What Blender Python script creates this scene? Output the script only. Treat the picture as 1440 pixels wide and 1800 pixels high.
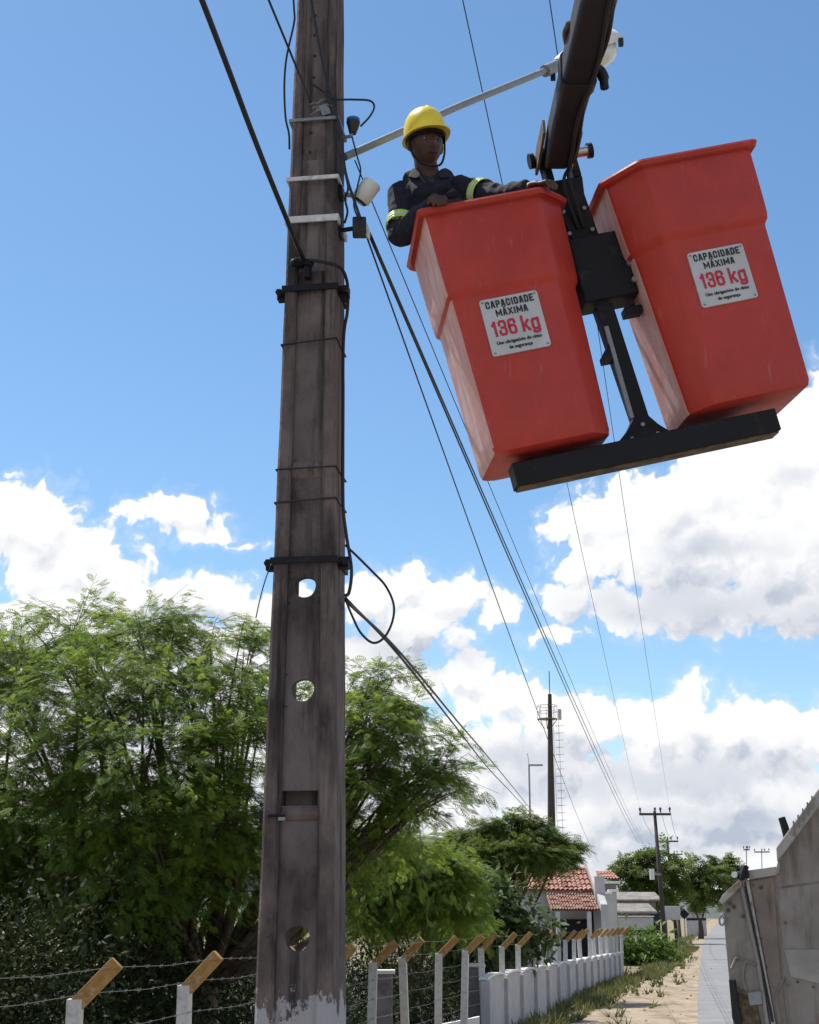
import bpy, bmesh, math, random
import numpy as np
from mathutils import Vector, Matrix, noise
R_=math.radians
random.seed(7)
for o in list(bpy.data.objects): bpy.data.objects.remove(o)
S=bpy.context.scene
COL=S.collection
# ------------------------------------------------------------------ camera
F=2500.0; PITCH=math.atan(709/2500.0); CAMH=2.5
cp,sp=math.cos(PITCH),math.sin(PITCH)
cam=bpy.data.cameras.new('camera'); camo=bpy.data.objects.new('camera',cam); COL.objects.link(camo)
camo.location=(0,0,CAMH); camo.rotation_euler=(math.pi/2+PITCH,0,0)
cam.sensor_fit='VERTICAL'; cam.sensor_height=36; cam.sensor_width=28.8; cam.lens=36*F/1800
cam.clip_start=.05; cam.clip_end=20000
S.camera=camo
def ray(x,y):
    a=(x-720)/F; b=(900-y)/F
    return Vector((a,cp-b*sp,sp+b*cp))
def U(x,y,Y):
    "photograph pixel seen at ground distance Y -> world point"
    r=ray(x,y); return Vector((0,0,CAMH))+r*(Y/r.y)
def G(x,y,z=0.0):
    "photograph pixel on the ground plane"
    r=ray(x,y); return Vector((0,0,CAMH))+r*((z-CAMH)/r.z)
# ------------------------------------------------------------------ light
SUN=Vector((-.36,.29,.886)).normalized()
sl=bpy.data.lights.new('sun','SUN'); so=bpy.data.objects.new('sun',sl); COL.objects.link(so)
sl.energy=4.8; sl.angle=R_(.53); sl.color=(1,.95,.87)
so.rotation_euler=SUN.to_track_quat('Z','Y').to_euler()
so.location=(-5,5,30)
S.view_settings.view_transform='Standard'; S.view_settings.look='None'
S.view_settings.exposure=0.25; S.view_settings.gamma=1
try: S.view_settings.use_curve_mapping=False
except Exception: pass
# ------------------------------------------------------------------ sky
W=bpy.data.worlds.new('World'); S.world=W; W.use_nodes=True
W.cycles.sampling_method='MANUAL'; W.cycles.sample_map_resolution=256
nt=W.node_tree; nt.nodes.clear()
def N(t,**k):
    n=nt.nodes.new(t)
    for a,b in k.items(): setattr(n,a,b)
    return n
def lk(a,b): nt.links.new(a,b)
def setin(n,i,v):
    if hasattr(v,'is_output'): lk(v,n.inputs[i])
    else: n.inputs[i].default_value=v
def M(op,a,b=0.0,c=None,clamp=False):
    n=N('ShaderNodeMath',operation=op); n.use_clamp=clamp
    setin(n,0,a); setin(n,1,b)
    if c is not None: setin(n,2,c)
    return n.outputs[0]
def VM(op,a,b=None,out=0):
    n=N('ShaderNodeVectorMath',operation=op); setin(n,0,a)
    if b is not None: setin(n,1,b)
    return n.outputs[out]
def SS(x,a,b):
    n=N('ShaderNodeMapRange'); n.interpolation_type='SMOOTHSTEP'
    setin(n,0,x); n.inputs[1].default_value=a; n.inputs[2].default_value=b
    n.inputs[3].default_value=0; n.inputs[4].default_value=1
    return n.outputs[0]
def NO(v,scale,det,rough=.5,lac=2.0):
    n=N('ShaderNodeTexNoise'); n.noise_dimensions='2D'; setin(n,0,v)
    n.inputs['Scale'].default_value=scale; n.inputs['Detail'].default_value=det
    n.inputs['Roughness'].default_value=rough
    return n.outputs[0],n.outputs[1]
def deg(x,y):
    r=ray(x,y).normalized()
    return math.degrees(math.atan2(r.x,r.y)),math.degrees(math.asin(r.z))
BL=[(40,925,120,85),(150,965,95,55),(290,903,88,42),(345,935,75,24),(430,953,45,12),(120,1020,170,65),(320,1055,170,48),(130,1160,420,110),(455,1085,110,62),
    (715,1032,68,52),(640,1062,60,45),(795,1048,70,46),(862,1078,50,42),(730,1105,110,55),(640,1190,160,85),(820,1195,80,48),(890,1225,90,46),(975,1262,110,52),(1050,1285,95,52),
    (1205,1275,72,84),(1290,1290,85,72),(1150,1290,75,68),(1370,1300,95,72),(1450,1295,70,66),(880,1360,260,95),(1200,1430,380,110),(660,1360,220,130),(1100,1560,800,130),(300,1400,500,250),
    (1460,770,120,125),(1380,800,100,85),(1300,850,150,90),(1180,890,110,72),(1080,905,82,64),(1015,925,64,62),(1200,975,210,85),(1400,950,170,130),(1020,995,62,40),(1000,1058,66,34),(960,1112,48,20),(1230,1062,200,60),(1420,1062,130,55)]
def dens(p,fine=True):
    n1,c1=NO(p,.55,3,.55)
    w=VM('SUBTRACT',c1,(.5,.5,.5)); 
    n=N('ShaderNodeVectorMath',operation='SCALE'); lk(w,n.inputs[0]); n.inputs['Scale'].default_value=1.5
    q=VM('ADD',p,n.outputs[0])
    cur=None
    for (x,y,rx,ry) in BL:
        a,e=deg(x,y); ra,re=rx/43.6*1.0,ry/43.6*1.0
        d=VM('MULTIPLY',VM('SUBTRACT',q,(a,e,0)),(1/ra,1/re,0))
        L=VM('LENGTH',d,out=1)
        s=M('MULTIPLY',M('SUBTRACT',1.0,L),min(ra,re)*.8+.58)
        cur=s if cur is None else M('SMOOTH_MAX',cur,s,.35)
    # the same broken cumulus carries on round the rest of the sky
    sx=N('ShaderNodeSeparateXYZ'); lk(p,sx.inputs[0])
    ng,_=NO(p,.085,4,.5)
    side=SS(M('ABSOLUTE',sx.outputs[0]),19.0,27.0)
    cov=M('SUBTRACT',.56,M('MULTIPLY',M('ABSOLUTE',M('SUBTRACT',sx.outputs[1],10.0)),.0042))
    g=M('SUBTRACT',M('MULTIPLY',M('SUBTRACT',M('ADD',ng,cov),1.0),12.0),M('MULTIPLY',M('SUBTRACT',1.0,side),9.0))
    cur=M('MAXIMUM',cur,g)
    # cauliflower edge
    vs=[]
    for sc,amp in (((.62,.72),(1.5,.40),(3.4,.20)) if fine else ((.62,.72),(1.5,.40))):
        v=N('ShaderNodeTexVoronoi'); v.voronoi_dimensions='2D'; v.feature='SMOOTH_F1'
        lk(q,v.inputs['Vector']); v.inputs['Scale'].default_value=sc; v.inputs['Smoothness'].default_value=.35
        vs.append(M('MULTIPLY',M('SUBTRACT',.42,v.outputs['Distance']),amp*1.6))
    n2,_=NO(p,2.0,9 if fine else 4,.6)
    bl=M('ADD',vs[0],vs[1])
    if fine: bl=M('ADD',bl,vs[2])
    f=M('ADD',M('ADD',cur,bl),M('MULTIPLY',M('SUBTRACT',n2,.5),.50))
    return f,bl,cur,n2,n1
tc=N('ShaderNodeTexCoord'); D=VM('NORMALIZE',tc.outputs['Generated'])
sx=N('ShaderNodeSeparateXYZ'); lk(D,sx.inputs[0])
az=M('MULTIPLY',M('ARCTAN2',sx.outputs[0],sx.outputs[1]),57.2958)
el=M('MULTIPLY',M('ARCSINE',sx.outputs[2]),57.2958)
cx=N('ShaderNodeCombineXYZ'); lk(az,cx.inputs[0]); lk(el,cx.inputs[1])
P0=cx.outputs[0]
f0,b0,c0,n20,n10=dens(P0)
P1=VM('ADD',P0,(-.35,.62,0)); f1,b1,c1,n21,n11=dens(P1,False)
alpha=SS(f0,-.02,.40)
thin=M('MULTIPLY',SS(f0,-.55,.5),.25)
alpha=M('MAXIMUM',alpha,thin)
# relief: how much more cloud lies towards the sun
rel=M('SUBTRACT',f1,f0)
depth=SS(c1,.5,2.6)
base=None
wq=N('ShaderNodeVectorMath',operation='SCALE'); lk(VM('SUBTRACT',NO(P0,.5,5,.55)[1],(.5,.5,.5)),wq.inputs[0]); wq.inputs['Scale'].default_value=2.2
PB=VM('ADD',P0,wq.outputs[0])
for (x,y,rx,ry) in [(1230,1062,300,62),(1440,1090,170,62),(1250,965,120,40),(745,1150,150,42),(650,1120,90,30),(1200,1365,330,48),(930,1330,190,40),(1330,1450,300,55),(1050,1500,400,40),(330,1090,150,26)]:
    a,e=deg(x,y)
    d=VM('LENGTH',VM('MULTIPLY',VM('SUBTRACT',PB,(a,e,0)),(43.6/rx,43.6/ry,0)),out=1)
    q_=SS(d,1.25,.15); base=q_ if base is None else M('MAXIMUM',base,q_)
lowf,_=NO(P0,.32,3,.5)
sh=M('ADD',M('MULTIPLY',SS(rel,-.05,1.0),.52),M('MULTIPLY',depth,M('MULTIPLY',SS(lowf,.36,.70),.8)))
sh=M('ADD',M('MULTIPLY',sh,M('MULTIPLY',SS(el,26,9),.75)),M('MULTIPLY',base,.62))
sh=M('MINIMUM',M('MULTIPLY',sh,.95),1.0)
mc=N('ShaderNodeMix'); mc.data_type='RGBA'; lk(sh,mc.inputs[0])
mc.inputs[6].default_value=(1.0,1.0,1.0,1); mc.inputs[7].default_value=(.48,.535,.64,1)
sky=N('ShaderNodeTexSky'); sky.sky_type='NISHITA'; sky.sun_disc=False
sky.sun_elevation=math.asin(SUN.z); sky.sun_rotation=math.atan2(SUN.x,SUN.y)
sky.altitude=300; sky.air_density=1.0; sky.dust_density=.35; sky.ozone_density=2.2
bg=N('ShaderNodeBackground'); bg.inputs[1].default_value=.135; hsv=N('ShaderNodeHueSaturation'); hsv.inputs['Saturation'].default_value=1.12; hsv.inputs['Hue'].default_value=.495
lk(sky.outputs[0],hsv.inputs['Color']); lk(hsv.outputs[0],bg.inputs[0])
bc=N('ShaderNodeBackground'); bc.inputs[1].default_value=.88; lk(mc.outputs[2],bc.inputs[0])
mx=N('ShaderNodeMixShader'); lk(alpha,mx.inputs[0]); lk(bg.outputs[0],mx.inputs[1]); lk(bc.outputs[0],mx.inputs[2])
wo=N('ShaderNodeOutputWorld'); lk(mx.outputs[0],wo.inputs[0])
# ------------------------------------------------------------------ materials
def mat(name,base,rough=.8,var=.25,scale=6,det=6,bump=.0,bscale=None,metal=0,spec=.4,second=None,sec_scale=2.,sec_lo=.45,sec_hi=.62,stretch=(1,1,1),streak=None):
    m=bpy.data.materials.new(name); m.use_nodes=True
    t=m.node_tree; t.nodes.clear(); L=t.links.new
    out=t.nodes.new('ShaderNodeOutputMaterial'); b=t.nodes.new('ShaderNodeBsdfPrincipled')
    L(b.outputs[0],out.inputs[0])
    b.inputs['Roughness'].default_value=rough; b.inputs['Metallic'].default_value=metal
    b.inputs['Specular IOR Level'].default_value=spec
    tc=t.nodes.new('ShaderNodeTexCoord'); mp=t.nodes.new('ShaderNodeMapping'); L(tc.outputs['Object'],mp.inputs[0])
    mp.inputs['Scale'].default_value=stretch
    n=t.nodes.new('ShaderNodeTexNoise'); L(mp.outputs[0],n.inputs[0]); n.inputs['Scale'].default_value=scale; n.inputs['Detail'].default_value=det; n.inputs['Roughness'].default_value=.62
    rp=t.nodes.new('ShaderNodeValToRGB'); L(n.outputs[0],rp.inputs[0])
    c=Vector(base[:3])
    rp.color_ramp.elements[0].position=.3; rp.color_ramp.elements[1].position=.72
    rp.color_ramp.elements[0].color=(*(c*(1-var)),1); rp.color_ramp.elements[1].color=(*(c*(1+var)),1)
    colr=rp.outputs[0]
    if second:
        n2=t.nodes.new('ShaderNodeTexNoise'); L(mp.outputs[0],n2.inputs[0]); n2.inputs['Scale'].default_value=sec_scale; n2.inputs['Detail'].default_value=7; n2.inputs['Roughness'].default_value=.65
        mr=t.nodes.new('ShaderNodeMapRange'); L(n2.outputs[0],mr.inputs[0]); mr.inputs[1].default_value=sec_lo; mr.inputs[2].default_value=sec_hi
        mi=t.nodes.new('ShaderNodeMix'); mi.data_type='RGBA'; L(mr.outputs[0],mi.inputs[0]); L(colr,mi.inputs[6]); mi.inputs[7].default_value=(*second,1)
        colr=mi.outputs[2]
    if streak:
        col,(sx_,sy_,sz_),lo,hi=streak
        m2=t.nodes.new('ShaderNodeMapping'); L(tc.outputs['Object'],m2.inputs[0]); m2.inputs['Scale'].default_value=(sx_,sy_,sz_)
        n3=t.nodes.new('ShaderNodeTexNoise'); L(m2.outputs[0],n3.inputs[0]); n3.inputs['Scale'].default_value=1; n3.inputs['Detail'].default_value=5; n3.inputs['Roughness'].default_value=.6
        mr=t.nodes.new('ShaderNodeMapRange'); L(n3.outputs[0],mr.inputs[0]); mr.inputs[1].default_value=lo; mr.inputs[2].default_value=hi
        mi=t.nodes.new('ShaderNodeMix'); mi.data_type='RGBA'; L(mr.outputs[0],mi.inputs[0]); L(colr,mi.inputs[6]); mi.inputs[7].default_value=(*col,1)
        colr=mi.outputs[2]
    L(colr,b.inputs['Base Color'])
    rr=t.nodes.new('ShaderNodeMapRange'); L(n.outputs[0],rr.inputs[0]); rr.inputs[3].default_value=max(.05,rough-.1); rr.inputs[4].default_value=min(1,rough+.12)
    L(rr.outputs[0],b.inputs['Roughness'])
    if bump:
        nb=t.nodes.new('ShaderNodeTexNoise'); L(mp.outputs[0],nb.inputs[0]); nb.inputs['Scale'].default_value=bscale or scale*5; nb.inputs['Detail'].default_value=6; nb.inputs['Roughness'].default_value=.65
        bp=t.nodes.new('ShaderNodeBump'); L(nb.outputs[0],bp.inputs['Height']); bp.inputs['Strength'].default_value=bump; bp.inputs['Distance'].default_value=.02
        L(bp.outputs[0],b.inputs['Normal'])
    return m
def leafmat(name,dark,light,trans=.38,spec=.3):
    m=bpy.data.materials.new(name); m.use_nodes=True
    t=m.node_tree; t.nodes.clear(); L=t.links.new
    out=t.nodes.new('ShaderNodeOutputMaterial')
    at=t.nodes.new('ShaderNodeAttribute'); at.attribute_name='tint'
    rp=t.nodes.new('ShaderNodeValToRGB'); L(at.outputs['Fac'],rp.inputs[0])
    rp.color_ramp.elements[0].color=(*dark,1); rp.color_ramp.elements[1].color=(*light,1)
    d=t.nodes.new('ShaderNodeBsdfPrincipled'); d.inputs['Roughness'].default_value=.55; d.inputs['Specular IOR Level'].default_value=spec
    tr=t.nodes.new('ShaderNodeBsdfTranslucent'); mx=t.nodes.new('ShaderNodeMixShader'); mx.inputs[0].default_value=trans
    hs=t.nodes.new('ShaderNodeHueSaturation'); hs.inputs['Value'].default_value=1.5; hs.inputs['Hue'].default_value=.485
    L(rp.outputs[0],d.inputs['Base Color']); L(rp.outputs[0],hs.inputs['Color']); L(hs.outputs[0],tr.inputs['Color'])
    L(d.outputs[0],mx.inputs[1]); L(tr.outputs[0],mx.inputs[2]); L(mx.outputs[0],out.inputs[0])
    return m
MT={}
MT['pole']=mat('weathered_concrete',(.165,.128,.119),.9,.36,7,9,.6,60,stretch=(1,1,.55),second=(.045,.034,.035),sec_scale=2.6,sec_lo=.44,sec_hi=.62,streak=((.026,.020,.020),(15,15,1.0),.50,.66))
def add_paint(m):
    t=m.node_tree; L=t.links.new
    b=[n for n in t.nodes if n.type=='BSDF_PRINCIPLED'][0]
    src=b.inputs['Base Color'].links[0].from_socket
    g=t.nodes.new('ShaderNodeNewGeometry'); s=t.nodes.new('ShaderNodeSeparateXYZ'); L(g.outputs['Position'],s.inputs[0])
    n=t.nodes.new('ShaderNodeTexNoise'); n.inputs['Scale'].default_value=9; n.inputs['Detail'].default_value=8; n.inputs['Roughness'].default_value=.7
    mpp=t.nodes.new('ShaderNodeMapping'); mpp.inputs['Scale'].default_value=(1.1,1.1,.65); L(g.outputs['Position'],mpp.inputs[0]); L(mpp.outputs[0],n.inputs[0])
    a=t.nodes.new('ShaderNodeMath'); a.operation='MULTIPLY_ADD'; L(n.outputs[0],a.inputs[0]); a.inputs[1].default_value=.60; L(s.outputs[2],a.inputs[2])
    mr=t.nodes.new('ShaderNodeMapRange'); L(a.outputs[0],mr.inputs[0]); mr.inputs[1].default_value=2.455; mr.inputs[2].default_value=2.43
    mi=t.nodes.new('ShaderNodeMix'); mi.data_type='RGBA'; L(mr.outputs[0],mi.inputs[0]); L(src,mi.inputs[6])
    mu=t.nodes.new('ShaderNodeMix'); mu.data_type='RGBA'; mu.inputs[0].default_value=.3; mu.inputs[6].default_value=(.47,.47,.50,1); L(src,mu.inputs[7])
    L(mu.outputs[2],mi.inputs[7]); L(mi.outputs[2],b.inputs['Base Color'])
add_paint(MT['pole'])
MT['poleweb']=mat('pale_weathered_concrete',(.225,.188,.180),.9,.3,6,9,.6,60,stretch=(1,1,.6),second=(.060,.046,.047),sec_scale=1.5,sec_lo=.44,sec_hi=.60,streak=((.028,.021,.022),(13,13,.9),.51,.68))
add_paint(MT['poleweb'])
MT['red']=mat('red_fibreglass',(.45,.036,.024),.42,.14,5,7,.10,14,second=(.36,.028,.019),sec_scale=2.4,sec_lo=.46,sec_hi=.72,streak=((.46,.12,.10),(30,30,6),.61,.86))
MT['red_faded_lit']=mat('bleached_sunlit_red_fibreglass',(.62,.31,.28),.6,.12,5,8,.2,16,second=(.60,.20,.17),sec_scale=2,sec_lo=.48,sec_hi=.8,streak=((.74,.62,.60),(11,11,2.2),.46,.78))  # pale red holding both bleached wear and the grazing sunlight of the left sides
MT['dark_steel']=mat('charcoal_painted_steel',(.009,.009,.012),.6,.35,7,6,.08,30,metal=.0,spec=.25,second=(.045,.038,.034),sec_scale=5,sec_lo=.58,sec_hi=.75)
MT['boom']=mat('boom_dark_paint',(.011,.010,.013),.6,.35,6,7,.12,30,second=(.03,.022,.02),sec_scale=4,sec_lo=.54,sec_hi=.78)
MT['rust']=mat('rusty_bracket_steel',(.13,.09,.05),.8,.4,18,6,.2,60,second=(.05,.035,.025),sec_scale=12)
MT['galv']=mat('galvanised_steel',(.24,.255,.27),.5,.2,14,6,.05,metal=.35)
MT['chrome']=mat('bright_pin_steel',(.5,.5,.5),.3,.15,14,4,metal=.9)
MT['cable']=mat('black_cable_sheath',(.012,.013,.018),.5,.2,8,3)
MT['whiteplastic']=mat('off_white_plastic',(.66,.66,.62),.5,.12,14,5)
MT['band']=mat('white_strap_metal',(.60,.60,.59),.5,.2,22,5,second=(.3,.28,.27),sec_scale=14,sec_lo=.55,sec_hi=.7)
MT['blackplastic']=mat('black_plastic',(.016,.016,.018),.45,.2,14,4)
MT['blueplastic']=mat('blue_plastic',(.03,.09,.30),.25,.2,14,4)
MT['glass']=mat('lamp_glass',(.62,.63,.60),.12,.1,10,3,spec=.8)
MT['skin']=mat('dark_brown_skin',(.066,.032,.022),.55,.14,22,5,.08,90)
MT['cloth']=mat('navy_work_cloth',(.013,.014,.026),.9,.3,16,6,.35,130)
MT['lime']=mat('lime_reflective_tape',(.50,.72,.10),.5,.1,30,4)
MT['silver']=mat('silver_reflective_tape',(.60,.62,.60),.4,.1,30,4)
MT['helmet']=mat('yellow_helmet_plastic',(.80,.63,.035),.35,.07,8,5,spec=.5,second=(.6,.46,.05),sec_scale=7,sec_lo=.62,sec_hi=.8)
MT['eyewhite']=mat('eye_white',(.30,.27,.25),.3,.1,20,3)
MT['strap']=mat('black_webbing',(.012,.012,.014),.8,.2,20,4)
MT['plate']=mat('aluminium_plate',(.50,.51,.53),.5,.1,9,6,spec=.5)
MT['ink']=mat('black_print',(.02,.02,.022),.6,.1,10,2)
MT['redink']=mat('red_print',(.50,.025,.06),.6,.1,10,2)
MT['post']=mat('whitewashed_concrete_post',(.56,.55,.53),.9,.15,12,7,.35,70,second=(.33,.31,.29),sec_scale=9,sec_lo=.56,sec_hi=.74)
MT['ochre']=mat('ochre_painted_concrete',(.34,.19,.055),.9,.3,14,7,.4,70,second=(.40,.33,.25),sec_scale=11,sec_lo=.54,sec_hi=.72)
MT['wire']=mat('galvanised_wire',(.17,.16,.15),.6,.2,8,3,metal=.4)
MT['wall']=mat('whitewashed_wall_panel',(.43,.42,.435),.9,.16,3,8,.25,40,second=(.40,.38,.38),sec_scale=1.6,sec_lo=.52,sec_hi=.76,streak=((.36,.33,.31),(7,7,.8),.56,.8))
MT['cap']=mat('white_wall_coping',(.74,.73,.71),.85,.12,6,7,.2,40)
MT['greywall']=mat('grey_rendered_pillar',(.22,.21,.22),.9,.25,5,8,.3,40,second=(.12,.115,.12),sec_scale=2.5)
MT['tile']=mat('terracotta_roof_tile',(.40,.195,.15),.85,.3,3.5,8,.3,20,second=(.52,.30,.22),sec_scale=1.4,sec_lo=.5,sec_hi=.7)
MT['tileold']=mat('old_mottled_roof_tile',(.30,.13,.095),.9,.4,5,8,.3,20,second=(.36,.30,.26),sec_scale=4,sec_lo=.5,sec_hi=.62)
MT['housewall']=mat('white_house_wall',(.46,.455,.445),.9,.15,2,8,.15,20,second=(.40,.38,.36),sec_scale=1,sec_lo=.55,sec_hi=.75)
MT['dark']=mat('dark_opening',(.02,.02,.03),.8,.2,3)
MT['greyroof']=mat('weathered_grey_roofing',(.19,.175,.155),.9,.3,2,7,.3,12,second=(.28,.26,.24),sec_scale=1.3)
MT['bark']=mat('rough_bark',(.085,.065,.048),.95,.35,10,8,.7,30,stretch=(1,1,.4))
MT['wood']=mat('weathered_pole_wood',(.060,.048,.042),.9,.3,6,6,.3,30,stretch=(1,1,.3))
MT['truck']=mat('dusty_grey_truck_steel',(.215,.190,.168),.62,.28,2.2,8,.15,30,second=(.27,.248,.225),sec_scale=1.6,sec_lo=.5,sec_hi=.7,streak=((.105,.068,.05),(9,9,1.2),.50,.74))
MT['truckbrown']=mat('rust_stained_truck_steel',(.19,.15,.125),.7,.25,3,8,.15,30,second=(.24,.215,.19),sec_scale=2.2,sec_lo=.5,sec_hi=.7,streak=((.10,.06,.045),(10,10,1.3),.55,.74))
MT['truckband']=mat('dusty_pale_truck_steel',(.29,.27,.245),.65,.25,2.2,8,.15,30,second=(.22,.2,.18),sec_scale=1.6,sec_lo=.48,sec_hi=.7)
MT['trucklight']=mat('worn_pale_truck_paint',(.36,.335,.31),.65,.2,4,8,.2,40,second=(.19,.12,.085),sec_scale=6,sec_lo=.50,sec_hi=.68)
MT['rubber']=mat('black_rubber',(.02,.02,.02),.8,.25,9,4,.2,40)
MT['ground']=mat('dry_earth',(.27,.205,.13),.95,.3,.9,9,.5,9,second=(.155,.15,.06),sec_scale=.35,sec_lo=.44,sec_hi=.62)
MT['sand']=mat('pale_sandy_shoulder',(.36,.285,.195),.95,.22,.8,9,.6,7,second=(.20,.15,.10),sec_scale=.9,sec_lo=.47,sec_hi=.66,streak=((.19,.14,.095),(2.2,.35,1),.5,.68))
MT['asphalt']=mat('sun_worn_asphalt',(.215,.215,.22),.88,.14,1.2,9,.25,60,second=(.27,.255,.235),sec_scale=.3,sec_lo=.5,sec_hi=.72)
MT['yard']=mat('bare_grey_yard_earth',(.11,.10,.092),.95,.3,1.5,8,.4,9)
MT['hill']=mat('distant_scrub_hill',(.085,.10,.085),.95,.4,.02,8)
MT['algaroba']=leafmat('feathery_mesquite_leaf',(.042,.098,.018),(.215,.310,.040),.52)
MT['algaroba_far']=leafmat('far_mesquite_leaf',(.040,.080,.018),(.150,.205,.032),.45)
MT['broad']=leafmat('glossy_broad_leaf',(.030,.060,.018),(.10,.15,.045),.25)
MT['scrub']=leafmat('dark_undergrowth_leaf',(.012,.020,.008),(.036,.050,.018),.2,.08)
MT['weed']=leafmat('bright_roadside_weed',(.05,.105,.015),(.12,.20,.03),.35)
MT['grass']=leafmat('dry_grass_blade',(.065,.095,.025),(.20,.20,.075),.3)
# ------------------------------------------------------------------ mesh helpers
class MB:
    def __init__(s): s.v=[]; s.f=[]
    def add(s,v,f):
        k=len(s.v); s.v+= [Vector(x) for x in v]; s.f+=[tuple(i+k for i in q) for q in f]; return s
    def box(s,c,d,R=None):
        c=Vector(c); hx,hy,hz=d[0]/2,d[1]/2,d[2]/2
        v=[Vector((a*hx,b*hy,e*hz)) for e in(-1,1) for b in(-1,1) for a in(-1,1)]
        if R is not None: v=[R@x for x in v]
        return s.add([c+x for x in v],[(0,2,3,1),(4,5,7,6),(0,1,5,4),(2,6,7,3),(0,4,6,2),(1,3,7,5)])
    def tube(s,pts,r,n=8,cap=True):
        pts=[Vector(p) for p in pts]; m=len(pts)
        rs=r if isinstance(r,(list,tuple)) else [r]*m
        t0=(pts[1]-pts[0]).normalized()
        up=Vector((0,0,1)) if abs(t0.z)<.9 else Vector((1,0,0))
        a=t0.cross(up).normalized(); v=[]
        for i in range(m):
            t=(pts[min(i+1,m-1)]-pts[max(i-1,0)])
            t=t.normalized() if t.length>1e-9 else t0
            a=(a-t*a.dot(t)); a=a.normalized() if a.length>1e-6 else t.orthogonal().normalized()
            b=t.cross(a)
            for k in range(n):
                g=2*math.pi*k/n; v.append(pts[i]+(a*math.cos(g)+b*math.sin(g))*rs[i])
        f=[(i*n+k,i*n+(k+1)%n,(i+1)*n+(k+1)%n,(i+1)*n+k) for i in range(m-1) for k in range(n)]
        if cap: f+=[tuple(range(n))[::-1],tuple((m-1)*n+k for k in range(n))]
        return s.add(v,f)
    def loft(s,secs,cap0=True,cap1=True):
        n=len(secs[0]); v=[p for q in secs for p in q]; m=len(secs)
        f=[(i*n+k,i*n+(k+1)%n,(i+1)*n+(k+1)%n,(i+1)*n+k) for i in range(m-1) for k in range(n)]
        if cap0: f.append(tuple(range(n))[::-1])
        if cap1: f.append(tuple((m-1)*n+k for k in range(n)))
        return s.add(v,f)
    def prism(s,poly,off):
        "poly: 3D points; extruded by off"
        off=Vector(off); p=[Vector(x) for x in poly]
        return s.loft([p,[x+off for x in p]])
    def ball(s,c,r,n=12,m=8,R=None):
        c=Vector(c); rx=r if isinstance(r,(tuple,list)) else (r,r,r)
        v=[Vector((0,0,-rx[2]))]
        for i in range(1,m):
            th=-math.pi/2+math.pi*i/m
            for k in range(n):
                g=2*math.pi*k/n; v.append(Vector((rx[0]*math.cos(th)*math.cos(g),rx[1]*math.cos(th)*math.sin(g),rx[2]*math.sin(th))))
        v.append(Vector((0,0,rx[2])))
        if R is not None: v=[R@x for x in v]
        f=[(0,1+(k+1)%n,1+k) for k in range(n)]
        for i in range(m-2):
            for k in range(n):
                a=1+i*n; f.append((a+k,a+(k+1)%n,a+n+(k+1)%n,a+n+k))
        e=len(v)-1; a=1+(m-2)*n
        f+=[(a+k,a+(k+1)%n,e) for k in range(n)]
        return s.add([c+x for x in v],f)
def link(name,me,parent=None):
    o=bpy.data.objects.new(name,me); COL.objects.link(o)
    if parent is not None: o.parent=parent
    return o
def origin(o):
    p=Vector((0,0,0))
    while o is not None: p+=o.location; o=o.parent
    return p
def build(name,mb,m,parent=None,smooth=False,bevel=0,loc=None,label=None,shift=True,recalc=True):
    "one mesh object; vertices given in world space"
    me=bpy.data.meshes.new(name)
    o0=origin(parent) if parent is not None else Vector(loc or (0,0,0))
    if not shift: o0=Vector((0,0,0))
    me.from_pydata([tuple(x-o0) for x in mb.v],[],mb.f)
    if recalc:
        bm=bmesh.new(); bm.from_mesh(me); bmesh.ops.recalc_face_normals(bm,faces=bm.faces[:]); bm.to_mesh(me); bm.free()
    if isinstance(m,(list,tuple)):
        for x in m: me.materials.append(MT[x])
    else: me.materials.append(MT[m])
    if smooth:
        for p in me.polygons: p.use_smooth=True
        if smooth!=True:
            try: me.set_sharp_from_angle(angle=R_(smooth))
            except Exception: pass
    o=link(name,me,parent)
    if parent is None and loc is not None: o.location=loc
    if bevel:
        b=o.modifiers.new('bevel','BEVEL'); b.width=bevel; b.segments=2; b.limit_method='ANGLE'; b.angle_limit=R_(35)
    if label: o['label']=label
    return o
def tag(o,label=None,cat=None,group=None,kind=None):
    if label: o['label']=label
    if cat: o['category']=cat
    if group: o['group']=group
    if kind: o['kind']=kind
    return o
def thing(name,loc,label,cat,group=None):
    o=bpy.data.objects.new(name,None); COL.objects.link(o); o.location=loc; o.empty_display_size=.2
    return tag(o,label,cat,group)
def spline(pts,n=8):
    pts=[Vector(p) for p in pts]; out=[]
    P=[pts[0]*2-pts[1]]+pts+[pts[-1]*2-pts[-2]]
    for i in range(1,len(P)-2):
        a,b,c,d=P[i-1],P[i],P[i+1],P[i+2]
        for k in range(n):
            t=k/n
            out.append(.5*((2*b)+(c-a)*t+(2*a-5*b+4*c-d)*t*t+(3*b-a-3*c+d)*t**3))
    out.append(pts[-1]); return out
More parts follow.
